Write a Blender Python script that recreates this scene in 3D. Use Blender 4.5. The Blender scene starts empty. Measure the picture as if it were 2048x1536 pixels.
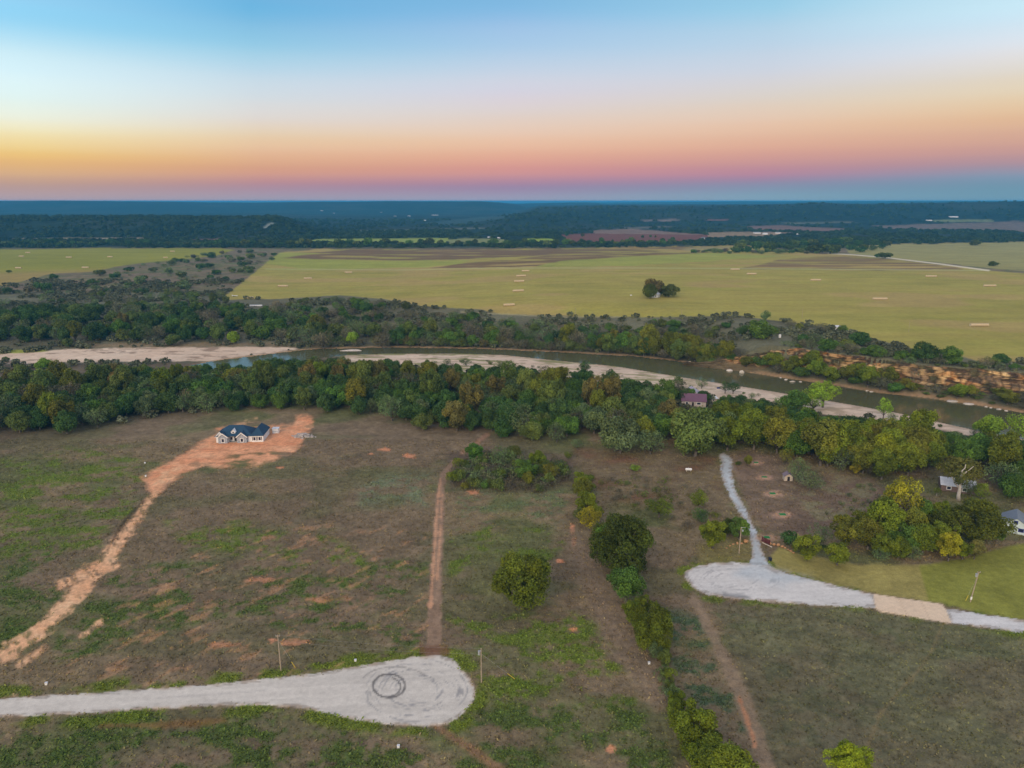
import bpy, math, random
import numpy as np
from mathutils import Vector

S = bpy.context.scene
COL = S.collection
rad = math.radians
# ------------------------------------------------------------------ camera
PITCH, FPX, CAMH = rad(14.45), 1420.0, 105.0
cp, sp = math.cos(PITCH), math.sin(PITCH)
cam_d = bpy.data.cameras.new("camera")
cam = bpy.data.objects.new("camera", cam_d)
COL.objects.link(cam)
cam.location = (0, 0, CAMH)
cam.rotation_euler = (rad(90) - PITCH, 0, 0)
cam_d.sensor_fit = 'HORIZONTAL'
cam_d.sensor_width = 36.0
cam_d.lens = FPX / 2048 * 36.0
cam_d.clip_start = 1.0
cam_d.clip_end = 120000
S.camera = cam

# ------------------------------------------------------------------ render / colour
S.render.engine = 'CYCLES'
S.view_settings.view_transform = 'Standard'
S.view_settings.look = 'None'
S.view_settings.gamma = 1
S.view_settings.exposure = 0.1
S.view_settings.use_curve_mapping = False
cy = S.cycles
cy.use_denoising = True
cy.max_bounces = 4
cy.diffuse_bounces = 1
cy.glossy_bounces = 2
cy.transmission_bounces = 2
cy.transparent_max_bounces = 4
cy.volume_bounces = 0
cy.use_adaptive_sampling = True
cy.adaptive_threshold = 0.02
cy.caustics_reflective = False
cy.caustics_refractive = False


def lin(c):
    c = np.asarray(c, dtype=float) / 255.0
    return np.where(c <= 0.04045, c / 12.92, ((c + 0.055) / 1.055) ** 2.4)


# ------------------------------------------------------------------ sky (dusk, anti-twilight band on the right)
SKY = {
    50: [(0, (140, 212, 250)), (50, (150, 218, 250)), (100, (195, 235, 250)), (150, (215, 245, 252)), (200, (225, 245, 240)),
         (240, (238, 240, 215)), (265, (243, 228, 175)), (300, (242, 205, 125)), (320, (235, 185, 110)), (350, (215, 170, 130)),
         (370, (190, 155, 145)), (402, (180, 160, 170))],
    520: [(0, (100, 182, 230)), (50, (120, 192, 232)), (100, (150, 207, 235)), (150, (190, 218, 235)), (200, (212, 220, 225)),
          (240, (225, 215, 205)), (270, (232, 205, 170)), (300, (233, 188, 148)), (330, (222, 165, 130)), (350, (210, 152, 138)),
          (370, (180, 140, 155)), (402, (162, 158, 178))],
    1024: [(0, (120, 185, 230)), (50, (150, 195, 235)), (100, (170, 205, 235)), (150, (200, 212, 230)), (190, (215, 210, 222)),
           (230, (225, 208, 200)), (270, (235, 198, 172)), (300, (234, 180, 150)), (330, (222, 155, 142)), (350, (205, 145, 150)),
           (370, (165, 135, 165)), (385, (155, 145, 175)), (402, (158, 160, 185))],
    1530: [(0, (145, 205, 235)), (50, (170, 210, 235)), (100, (190, 212, 232)), (150, (208, 212, 222)), (200, (222, 208, 195)),
           (240, (232, 198, 172)), (270, (230, 184, 155)), (300, (222, 165, 145)), (330, (200, 145, 150)), (350, (180, 135, 160)),
           (365, (145, 140, 170)), (385, (125, 155, 180)), (402, (130, 165, 185))],
    1998: [(0, (195, 232, 248)), (50, (205, 230, 245)), (100, (222, 226, 232)), (150, (225, 215, 200)), (190, (230, 208, 175)),
           (230, (230, 190, 150)), (260, (222, 175, 145)), (290, (210, 160, 145)), (310, (195, 150, 150)), (330, (170, 145, 160)),
           (350, (135, 150, 175)), (370, (110, 150, 175)), (402, (110, 155, 178))],
}
EL_MAX = 0.36      # sin(elevation) at which the low-sky ramps end
ZENITH = (188, 183, 203)


def soft(c):
    """sky stop, slightly greyed and scaled for the exposure"""
    c = lin(c)
    y = float(c @ np.array([0.2126, 0.7152, 0.0722]))
    return (0.87 * c + 0.13 * y) * 0.935


def ray(px, py):
    u, v = (px - 1024.0) / FPX, (768.0 - py) / FPX
    return np.array([u, cp + v * sp, -sp + v * cp])


world = bpy.data.worlds.new("World")
S.world = world
world.use_nodes = True
wn, wl = world.node_tree.nodes, world.node_tree.links
bg = wn["Background"]
tc = wn.new("ShaderNodeTexCoord")
sep = wn.new("ShaderNodeSeparateXYZ")
wl.new(tc.outputs["Generated"], sep.inputs[0])


def wmath(op, a, b=None, clamp=False):
    n = wn.new("ShaderNodeMath")
    n.operation = op
    n.use_clamp = clamp
    for i, s in enumerate((a, b)):
        if s is None:
            continue
        if isinstance(s, (int, float)):
            n.inputs[i].default_value = s
        else:
            wl.new(s, n.inputs[i])
    return n.outputs[0]


hyp = wmath('SQRT', wmath('ADD', wmath('MULTIPLY', sep.outputs[0], sep.outputs[0]), wmath('ADD', wmath('MULTIPLY', sep.outputs[1], sep.outputs[1]), 1e-6)))
sinaz = wmath('DIVIDE', sep.outputs[0], hyp)
elev = wmath('MULTIPLY', sep.outputs[2], 1.0 / EL_MAX, True)
prev, prev_pos = None, None
for cx in sorted(SKY):
    stops = []
    for py, c in SKY[cx]:
        d = ray(cx, py)
        d = d / np.linalg.norm(d)
        stops.append((max(0.0, d[2] / EL_MAX), soft(c)))
    stops.sort(key=lambda s: s[0])
    top = stops[-1][1]
    stops.append((1.0, 0.55 * top + 0.45 * lin(ZENITH)))
    r = wn.new("ShaderNodeValToRGB")
    r.color_ramp.interpolation = 'CARDINAL'
    el = r.color_ramp.elements
    while len(el) < len(stops):
        el.new(0.5)
    for e, (p, c) in zip(el, stops):
        e.position = p
    for e, (p, c) in zip(el, stops):
        e.color = (*c, 1)
    wl.new(elev, r.inputs[0])
    d = ray(cx, 250)
    pos = d[0] / math.hypot(d[0], d[1])
    if prev is None:
        prev = r.outputs[0]
    else:
        mr = wn.new("ShaderNodeMapRange")
        mr.interpolation_type = 'SMOOTHSTEP' if False else 'LINEAR'
        mr.inputs[1].default_value, mr.inputs[2].default_value = prev_pos, pos
        wl.new(sinaz, mr.inputs[0])
        mx = wn.new("ShaderNodeMixRGB")
        wl.new(mr.outputs[0], mx.inputs[0])
        wl.new(prev, mx.inputs[1])
        wl.new(r.outputs[0], mx.inputs[2])
        prev = mx.outputs[0]
    prev_pos = pos
zf = wmath('POWER', wmath('MULTIPLY', wmath('SUBTRACT', sep.outputs[2], EL_MAX * 0.9), 1.0 / (1 - EL_MAX), True), 0.6)
mx = wn.new("ShaderNodeMixRGB")
wl.new(zf, mx.inputs[0])
wl.new(prev, mx.inputs[1])
mx.inputs[2].default_value = (*lin(ZENITH), 1)
wl.new(mx.outputs[0], bg.inputs[0])
bg.inputs[1].default_value = 1.0
world.cycles.sampling_method = 'MANUAL'
world.cycles.sample_map_resolution = 512

# ------------------------------------------------------------------ sun: the warm after-glow, low, behind the camera on the left
sun_d = bpy.data.lights.new("sun", 'SUN')
sun_d.energy = 2.3
sun_d.angle = rad(45)
sun_d.color = (1.0, 0.78, 0.54)
sun = bpy.data.objects.new("sun", sun_d)
COL.objects.link(sun)
_sd = Vector((math.sin(rad(-158)) * math.cos(rad(22)), math.cos(rad(-158)) * math.cos(rad(22)), math.sin(rad(22))))
sun.rotation_euler = _sd.to_track_quat('Z', 'Y').to_euler()

# ================================================================== helpers
rng = np.random.default_rng(7)
R = random.Random(11)


def proj(X, Y, Z):
    dz = Z - CAMH
    dep = np.maximum(Y * cp - dz * sp, 1e-3)
    return 1024 + FPX * X / dep, 768 - FPX * (Y * sp + dz * cp) / dep


def on_plane(px, py, z):
    d = ray(px, py)
    t = (z - CAMH) / d[2]
    return np.array([d[0] * t, d[1] * t, z])


def _hash(ix, iy, seed):
    n = (ix.astype(np.int64) * 374761393 + iy.astype(np.int64) * 668265263 + seed * 974711) & 0xFFFFFFFF
    n = ((n ^ (n >> 13)) * 1274126177) & 0xFFFFFFFF
    n = n ^ (n >> 16)
    return (n & 0xFFFF) / 65535.0


def vnoise(x, y, seed=0):
    x0, y0 = np.floor(x), np.floor(y)
    fx, fy = x - x0, y - y0
    fx, fy = fx * fx * (3 - 2 * fx), fy * fy * (3 - 2 * fy)
    a, b = _hash(x0, y0, seed), _hash(x0 + 1, y0, seed)
    c, d = _hash(x0, y0 + 1, seed), _hash(x0 + 1, y0 + 1, seed)
    return (a + (b - a) * fx) * (1 - fy) + (c + (d - c) * fx) * fy


def fbm(x, y, seed=0, octs=4, gain=0.5):
    s, a, t = 0.0, 1.0, 0.0
    for i in range(octs):
        s = s + a * vnoise(x + 17.3 * i, y - 9.1 * i, seed + i * 31)
        t += a
        a *= gain
        x, y = x * 2.03, y * 2.03
    return s / t


def sstep(a, b, x):
    t = np.clip((x - a) / (b - a), 0, 1)
    return t * t * (3 - 2 * t)


def poly_sd(poly, x, y):
    """signed pixel distance, positive inside"""
    P = np.asarray(poly, float)
    d = np.full(x.shape, 1e9)
    inside = np.zeros(x.shape, bool)
    n = len(P)
    for i in range(n):
        ax, ay = P[i]
        bx, by = P[(i + 1) % n]
        ex, ey = bx - ax, by - ay
        t = np.clip(((x - ax) * ex + (y - ay) * ey) / max(ex * ex + ey * ey, 1e-9), 0, 1)
        d = np.minimum(d, np.hypot(x - ax - t * ex, y - ay - t * ey))
        if ay != by:
            c = ((ay > y) != (by > y)) & (x < (bx - ax) * (y - ay) / (by - ay) + ax)
            inside ^= c
    return np.where(inside, d, -d)


def line_sd(line, x, y):
    """line: (x, y, half width) -> half width minus distance (positive inside)"""
    best = np.full(x.shape, -1e9)
    for (ax, ay, aw), (bx, by, bw) in zip(line[:-1], line[1:]):
        ex, ey = bx - ax, by - ay
        t = np.clip(((x - ax) * ex + (y - ay) * ey) / max(ex * ex + ey * ey, 1e-9), 0, 1)
        d = np.hypot(x - ax - t * ex, y - ay - t * ey)
        best = np.maximum(best, aw + (bw - aw) * t - d)
    return best


# ------------------------------------------------------------------ the river's shores and the bluff (world lines)
WZ = -5.0
FAR_PX = [(-400, 780), (-100, 762), (60, 757), (150, 752), (250, 748), (330, 742), (396, 728), (437, 721), (513, 712), (601, 701), (650, 698),
          (787, 695), (958, 698), (1128, 705), (1265, 713), (1348, 722), (1450, 738), (1553, 754), (1656, 769), (1758, 786), (1861, 797),
          (1963, 812), (2048, 826), (2200, 855), (2500, 930)]
NEAR_PX = [(-400, 795), (-100, 779), (100, 771), (250, 763), (400, 749), (560, 731), (640, 716), (690, 710), (770, 707), (923, 707), (1009, 710), (1077, 717),
           (1145, 724), (1231, 732), (1327, 748), (1382, 757), (1485, 773), (1560, 785), (1649, 800), (1731, 814), (1802, 827), (1874, 843),
           (1963, 863), (2048, 878), (2200, 915), (2500, 1010)]
CLIFF_PX = [(1440, 686), (1480, 689), (1545, 693), (1600, 698), (1650, 704), (1710, 712), (1768, 718), (1840, 730), (1904, 736), (1960, 739), (2048, 746), (2120, 757), (2300, 780), (2500, 812)]
CLZ = 12.0
FAR = np.array([on_plane(x, y, WZ)[:2] for x, y in FAR_PX])
NEAR = np.array([on_plane(x, y, WZ)[:2] for x, y in NEAR_PX])
CLF = np.array([on_plane(x, y, CLZ)[:2] for x, y in CLIFF_PX])
# hill silhouettes: distance, width of the front slope, [(px x, px y of the crest)]
RIDGES = [
    (2250, 260, [(-900, 440), (0, 439), (250, 439), (555, 438), (610, 460), (650, 476), (700, 520)], 450),
    (3300, 500, [(900, 470), (950, 446), (1000, 437), (1060, 431), (1120, 432), (1180, 443), (1250, 455)], 500),
    (3600, 500, [(560, 500), (640, 447), (720, 444), (800, 448), (900, 470)], 500),
    (5200, 900, [(1700, 470), (1760, 436), (1800, 424), (1850, 416), (1890, 418), (1940, 430), (2000, 445)], 600),
    (7600, 1800, [(-2500, 404), (-300, 403), (0, 402), (120, 401), (260, 403), (340, 403.5), (420, 405.5), (520, 406), (620, 404), (700, 404), (780, 402.5), (850, 403), (960, 403),
                  (1000, 406), (1040, 411), (1080, 425), (1150, 440)], 3000),
    (9500, 1600, [(900, 430), (1020, 411), (1060, 407.5), (1110, 406), (1160, 405.2), (1195, 406), (1215, 412), (1280, 425)], 2000),
    (4000, 900, [(1020, 440), (1080, 418), (1200, 414), (1330, 414), (1500, 413), (1580, 411), (1610, 408), (1645, 406.6), (1670, 409), (1720, 411), (1800, 408.5), (1900, 406), (2048, 403), (2400, 401), (3500, 401)], 3000),
    (13000, 4000, [(600, 420), (1100, 409), (1250, 406), (1400, 404.5), (1480, 403), (1560, 403.5), (1700, 402.6), (1850, 402.3), (2048, 402.2), (2400, 402.3), (3500, 403)], 9000),
]
RARR = [(D, W, np.array([q[0] for q in pts]), CAMH - 3 + D * (402.3 - np.array([q[1] for q in pts])) / FPX / 1.066, back) for D, W, pts, back in RIDGES]


def height(X, Y):
    X, Y = np.asarray(X, float), np.asarray(Y, float)
    yn = np.interp(X, NEAR[:, 0], NEAR[:, 1])
    yf = np.interp(X, FAR[:, 0], FAR[:, 1])
    yc = np.interp(X, CLF[:, 0], CLF[:, 1])
    cl = sstep(140, 172, X)
    zF = (2 + 10 * sstep(-250, 120, X)) * (1 - sstep(900, 1700, Y))
    s = yn - Y
    near = np.where(s < 30, WZ + 0.045 * np.maximum(s, 0) - 0.06 * np.maximum(-s, 0), 0) + np.where(s >= 30, WZ + 1.35 + 3.65 * sstep(30, 110, s), 0)
    t = Y - yf
    low = WZ + 0.045 * np.clip(t, 0, 30) + (zF - WZ - 1.35) * sstep(25, 170 + 60 * sstep(-100, -350, X), t)
    tal = WZ + (CLZ - 12 + 0 - WZ) * np.clip(t / np.maximum(yc - yf, 3), 0, 1)
    bl = np.where(Y < yc + 0.6, tal, np.where(Y < yc + 2.2, tal + (CLZ - tal) * (Y - yc - 0.6) / 1.6, CLZ + (zF - CLZ) * sstep(0, 60, Y - yc)))
    far = low * (1 - cl) + bl * cl
    bed = WZ - 1.4 * np.clip(np.minimum(t * -1, s * -1) / 6.0, 0, 1)
    z = np.where(s > 0, near, np.where(t > 0, far, bed))
    # hills
    dep = np.maximum(Y, 1)
    pxa = 1024 + FPX * X / (dep * 1.0 * cp + 25)
    for D, W, xs, zs, back in RARR:
        zt = np.interp(pxa, xs, zs)
        m = sstep(D - W, D, Y) * (1 - 0.8 * sstep(D + back, D + 3 * back, Y))
        z = np.where(Y > D - W, np.maximum(z, m * zt), z)
    return z


def onto(px, py):
    z = 0.0
    for _ in range(25):
        p = on_plane(px, py, z)
        z = 0.5 * z + 0.5 * float(height(p[0], p[1]))
    p = on_plane(px, py, z)
    return np.array([p[0], p[1], float(height(p[0], p[1]))])


def depth_at(p):
    return p[1] * cp + (CAMH - p[2]) * sp


# ------------------------------------------------------------------ scene-graph helpers
def tag(o, label=None, cat=None, group=None, kind=None):
    if label:
        o["label"] = label
    if cat:
        o["category"] = cat
    if group:
        o["group"] = group
    if kind:
        o["kind"] = kind
    return o


def thing(name, loc, rz=0.0, label=None, cat=None, group=None, scale=1.0):
    o = bpy.data.objects.new(name, None)
    COL.objects.link(o)
    o.location = loc
    o.rotation_euler = (0, 0, rz)
    o.scale = (scale,) * 3
    o.empty_display_size = 0.5
    return tag(o, label, cat, group)


def mesh_np(name, co, faces, smooth=False):
    """co n x 3, faces m x k"""
    me = bpy.data.meshes.new(name)
    co = np.ascontiguousarray(co, dtype=np.float32)
    faces = np.ascontiguousarray(faces, dtype=np.int32)
    m, k = faces.shape
    me.vertices.add(len(co))
    me.vertices.foreach_set("co", co.ravel())
    me.loops.add(m * k)
    me.loops.foreach_set("vertex_index", faces.ravel())
    me.polygons.add(m)
    me.polygons.foreach_set("loop_start", np.arange(0, m * k, k, dtype=np.int32))
    me.polygons.foreach_set("use_smooth", np.full(m, smooth, dtype=bool))
    me.update(calc_edges=True)
    return me


def obj(name, me, mats, parent=None, loc=None, rz=None):
    o = bpy.data.objects.new(name, me)
    COL.objects.link(o)
    if mats is not None:
        for m in (mats if isinstance(mats, (list, tuple)) else [mats]):
            if len(me.materials) < (len(mats) if isinstance(mats, (list, tuple)) else 1):
                me.materials.append(m)
    if parent is not None:
        o.parent = parent
    if loc is not None:
        o.location = loc
    if rz is not None:
        o.rotation_euler = (0, 0, rz)
    return o


class MB:
    """collects polygons; build() links ONE mesh object"""

    def __init__(s):
        s.v, s.f = [], []

    def poly(s, pts):
        b = len(s.v)
        s.v += [tuple(p) for p in pts]
        s.f.append(tuple(range(b, b + len(pts))))
        return s

    def box(s, x0, x1, y0, y1, z0, z1):
        b = len(s.v)
        s.v += [(x0, y0, z0), (x1, y0, z0), (x1, y1, z0), (x0, y1, z0), (x0, y0, z1), (x1, y0, z1), (x1, y1, z1), (x0, y1, z1)]
        s.f += [tuple(b + i for i in q) for q in ((0, 3, 2, 1), (4, 5, 6, 7), (0, 1, 5, 4), (1, 2, 6, 5), (2, 3, 7, 6), (3, 0, 4, 7))]
        return s

    def slab(s, pts, th):
        """a roof plane: polygon with thickness th downwards"""
        n = len(pts)
        b = len(s.v)
        s.v += [tuple(p) for p in pts] + [(p[0], p[1], p[2] - th) for p in pts]
        s.f.append(tuple(range(b, b + n)))
        s.f.append(tuple(range(b + 2 * n - 1, b + n - 1, -1)))
        for i in range(n):
            j = (i + 1) % n
            s.f.append((b + i, b + n + i, b + n + j, b + j))
        return s

    def tube(s, pts, rads, sides=6):
        pts = [Vector(p) for p in pts]
        rings = []
        for i, p in enumerate(pts):
            d = (pts[min(i + 1, len(pts) - 1)] - pts[max(i - 1, 0)]).normalized()
            a = d.orthogonal().normalized() if abs(d.z) < 0.95 else Vector((1, 0, 0))
            a = (a - d * a.dot(d)).normalized()
            c = d.cross(a)
            b = len(s.v)
            for k in range(sides):
                t = 2 * math.pi * k / sides
                s.v.append(tuple(p + (a * math.cos(t) + c * math.sin(t)) * rads[i]))
            rings.append(b)
        for a, b in zip(rings[:-1], rings[1:]):
            for k in range(sides):
                s.f.append((a + k, a + (k + 1) % sides, b + (k + 1) % sides, b + k))
        s.f.append(tuple(rings[0] + k for k in reversed(range(sides))))
        s.f.append(tuple(rings[-1] + k for k in range(sides)))
        return s

    def mesh(s, name, smooth=False):
        me = bpy.data.meshes.new(name)
        me.from_pydata(s.v, [], s.f)
        if smooth:
            me.polygons.foreach_set("use_smooth", [True] * len(me.polygons))
        me.update()
        return me

    def build(s, name, mat, parent=None, loc=None, rz=None, smooth=False):
        return obj(name, s.mesh(name, smooth), mat, parent, loc, rz)


# ------------------------------------------------------------------ materials
def nodes_of(name):
    m = bpy.data.materials.new(name)
    m.use_nodes = True
    nt = m.node_tree
    return m, nt.nodes, nt.links, nt.nodes["Principled BSDF"]


def noise_node(n, l, scale, detail=4, rough=0.6, coord=None):
    t = n.new("ShaderNodeTexNoise")
    t.inputs["Scale"].default_value = scale
    t.inputs["Detail"].default_value = detail
    t.inputs["Roughness"].default_value = rough
    if coord is not None:
        l.new(coord, t.inputs["Vector"])
    return t


def mul_noise(n, l, col_socket, layers, coord):
    """multiply a colour by several noise bands: (scale, low, high)"""
    cur = col_socket
    for sc, lo, hi in layers:
        t = noise_node(n, l, sc, 3, 0.65, coord)
        r = n.new("ShaderNodeMapRange")
        r.inputs[1].default_value, r.inputs[2].default_value = 0.3, 0.7
        r.inputs[3].default_value, r.inputs[4].default_value = lo, hi
        l.new(t.outputs[0], r.inputs[0])
        v = n.new("ShaderNodeVectorMath")
        v.operation = 'SCALE'
        l.new(cur, v.inputs[0])
        l.new(r.outputs[0], v.inputs["Scale"])
        cur = v.outputs[0]
    return cur


def ground_mat(name, layers, bump_scale, bump_d, rough=0.95, bump_strength=0.6, tint=None):
    m, n, l, b = nodes_of(name)
    a = n.new("ShaderNodeAttribute")
    a.attribute_name = "albedo"
    g = n.new("ShaderNodeNewGeometry")
    l.new(mul_noise(n, l, a.outputs["Color"], layers, g.outputs["Position"]), b.inputs["Base Color"])
    b.inputs["Roughness"].default_value = rough
    b.inputs["Specular IOR Level"].default_value = 0.1
    if bump_scale:
        t = noise_node(n, l, bump_scale, 5, 0.7, g.outputs["Position"])
        bu = n.new("ShaderNodeBump")
        bu.inputs["Strength"].default_value = bump_strength
        bu.inputs["Distance"].default_value = bump_d
        l.new(t.outputs[0], bu.inputs["Height"])
        l.new(bu.outputs[0], b.inputs["Normal"])
    return m


def plain(name, col, rough=0.7, var=0.15, scale=2.0, metal=0.0, spec=0.3, bump=0.0):
    """painted / stone / timber surface with a little procedural wear"""
    m, n, l, b = nodes_of(name)
    g = n.new("ShaderNodeNewGeometry")
    rgb = n.new("ShaderNodeRGB")
    rgb.outputs[0].default_value = (*col, 1)
    l.new(mul_noise(n, l, rgb.outputs[0], [(scale, 1 - var, 1 + var), (scale * 6, 1 - var * 0.6, 1 + var * 0.6)], g.outputs["Position"]), b.inputs["Base Color"])
    b.inputs["Roughness"].default_value = rough
    b.inputs["Metallic"].default_value = metal
    b.inputs["Specular IOR Level"].default_value = spec
    if bump:
        t = noise_node(n, l, scale * 5, 3, 0.6, g.outputs["Position"])
        bu = n.new("ShaderNodeBump")
        bu.inputs["Distance"].default_value = bump
        l.new(t.outputs[0], bu.inputs["Height"])
        l.new(bu.outputs[0], b.inputs["Normal"])
    return m


def banded(name, col, col2, axis, period, rough=0.6):
    """siding / standing seam / shingle courses: fine bands along one object axis"""
    m, n, l, b = nodes_of(name)
    tcn = n.new("ShaderNodeTexCoord")
    sx = n.new("ShaderNodeSeparateXYZ")
    l.new(tcn.outputs["Object"], sx.inputs[0])
    fr = n.new("ShaderNodeMath")
    fr.operation = 'FRACT'
    di = n.new("ShaderNodeMath")
    di.operation = 'DIVIDE'
    l.new(sx.outputs[axis], di.inputs[0])
    di.inputs[1].default_value = period
    l.new(di.outputs[0], fr.inputs[0])
    cr = n.new("ShaderNodeValToRGB")
    cr.color_ramp.elements[0].position, cr.color_ramp.elements[1].position = 0.0, 0.22
    cr.color_ramp.elements[0].color, cr.color_ramp.elements[1].color = (*col2, 1), (*col, 1)
    l.new(fr.outputs[0], cr.inputs[0])
    l.new(mul_noise(n, l, cr.outputs[0], [(0.6, 0.88, 1.1), (5, 0.9, 1.08)], tcn.outputs["Object"]), b.inputs["Base Color"])
    b.inputs["Roughness"].default_value = rough
    return m


def leaf_mat(name="foliage"):
    m, n, l, b = nodes_of(name)
    oi = n.new("ShaderNodeObjectInfo")
    a = n.new("ShaderNodeAttribute")
    a.attribute_name = "tint"
    # tint.r: brightness, tint.g: shift to yellow
    sx = n.new("ShaderNodeSeparateColor")
    l.new(a.outputs["Color"], sx.inputs[0])
    hs = n.new("ShaderNodeMixRGB")
    hs.blend_type = 'MULTIPLY'
    l.new(sx.outputs[1], hs.inputs[0])
    l.new(oi.outputs["Color"], hs.inputs[1])
    hs.inputs[2].default_value = (1.28, 1.14, 0.72, 1)
    v = n.new("ShaderNodeVectorMath")
    v.operation = 'SCALE'
    l.new(hs.outputs[0], v.inputs[0])
    l.new(sx.outputs[0], v.inputs["Scale"])
    l.new(v.outputs[0], b.inputs["Base Color"])
    b.inputs["Roughness"].default_value = 0.75
    b.inputs["Specular IOR Level"].default_value = 0.15
    return m


KE = np.array([0.685, 0.675, 0.745])       # light that a flat piece of ground returns at albedo 1


def A(r, g, b):
    """albedo of ground that reads as this colour in the photograph's even dusk light"""
    return np.minimum(lin((r, g, b)) / KE, 0.8)


M_ground = ground_mat("dry_pasture", [(0.09, 0.88, 1.12), (0.55, 0.82, 1.18), (2.6, 0.82, 1.18)], 1.6, 0.25)
M_road = ground_mat("caliche_gravel", [(0.12, 0.94, 1.05), (0.8, 0.92, 1.07), (5, 0.9, 1.1)], 4, 0.04, 0.9, 0.5)
M_dirt = ground_mat("red_dirt", [(0.2, 0.9, 1.1), (0.9, 0.82, 1.15), (4, 0.85, 1.15)], 2.5, 0.12)
M_field = ground_mat("hay_stubble", [(0.006, 0.95, 1.05), (0.03, 0.92, 1.08), (0.25, 0.88, 1.1)], 0.3, 0.3, 0.95, 0.3)
M_sand = ground_mat("river_sand", [(0.04, 0.93, 1.06), (0.3, 0.9, 1.08)], 0.6, 0.12, 0.95, 0.4)
M_hill = ground_mat("wooded_hills", [(0.02, 0.8, 1.2), (0.06, 0.65, 1.35)], 0.05, 6.0, 0.95, 0.8)
M_leaf = leaf_mat()
M_bark = plain("bark", (0.13, 0.11, 0.09), 0.9, 0.3, 1.2, bump=0.05)
M_pale_bark = plain("pale_bark", (0.55, 0.5, 0.44), 0.9, 0.2, 0.8, bump=0.05)

# ================================================================== the ground: one fan-shaped sheet to the horizon, cut into objects by what covers it
NR1, NR2, NC = 1050, 230, 1050
ys = np.concatenate([np.geomspace(55, 2600, NR1, endpoint=False), np.geomspace(2600, 30000, NR2)])
ts = np.linspace(-1.3, 1.3, NC)
Yg, Tg = np.meshgrid(ys, ts, indexing='ij')
Xg = Yg * Tg
# a slight waviness keeps cut edges from following the grid
NRT = NR1 + NR2
X, Y = Xg.ravel(), Yg.ravel()
Z = height(X, Y)
PX, PY = proj(X, Y, Z)


def in_box(x0, y0, x1, y1):
    return np.nonzero((PX > x0) & (PX < x1) & (PY > y0) & (PY < y1))[0]


def blend(colr, idx, mask, target):
    m = mask[:, None]
    colr[idx] = colr[idx] * (1 - m) + np.asarray(target) * m


def region(poly, soft=3.0, wob=0.0, wscale=6.0, seed=1):
    """(indices, 0..1 mask) of the ground inside a photographed outline; wob: ragged edge in pixels"""
    P = np.asarray(poly, float)
    m = 40 + wob
    idx = in_box(P[:, 0].min() - m, P[:, 1].min() - m, P[:, 0].max() + m, P[:, 1].max() + m)
    sd = poly_sd(P, PX[idx], PY[idx])
    if wob:
        sd = sd + wob * 2 * (fbm(X[idx] / wscale, Y[idx] / wscale, seed, 4) - 0.5)
    return idx, sstep(-soft, soft, sd), sd


def strip(line, soft=2.0, wob=0.0, wscale=4.0, seed=2):
    P = np.asarray(line, float)
    m = 40 + P[:, 2].max() + wob
    idx = in_box(P[:, 0].min() - m, P[:, 1].min() - m, P[:, 0].max() + m, P[:, 1].max() + m)
    sd = line_sd([tuple(p) for p in P], PX[idx], PY[idx])
    if wob:
        sd = sd + wob * 2 * (fbm(X[idx] / wscale, Y[idx] / wscale, seed, 4) - 0.5)
    return idx, sstep(-soft, soft, sd), sd


CLS = np.zeros(len(X), np.int8)
GROUND, LROAD, RROAD, DRIVE, APRON, DIRT, TRACK, SANDW, SANDE, FIELD, PLOUGH, HILL, LAWN, TRAIL, FIELDW, MEADOW = range(16)
F = fbm(X / 22, Y / 14, 3, 4)
F2 = fbm(X / 5, Y / 4, 5, 4)
F3 = fbm(X / 60, Y / 45, 9, 3)
F1 = fbm(X / 1.6, Y / 1.3, 8, 3)
near_a, near_b, near_c = A(107, 95, 76), A(87, 89, 60), A(97, 84, 73)
w1 = sstep(0.42, 0.62, F)[:, None]
w2 = sstep(0.4, 0.65, F3)[:, None]
C = near_a * (1 - w1) + near_b * w1
C = C * (1 - 0.5 * w2) + near_c * 0.5 * w2
C *= (0.72 + 0.56 * F2)[:, None]
C *= (0.8 + 0.4 * F1)[:, None]

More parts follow.
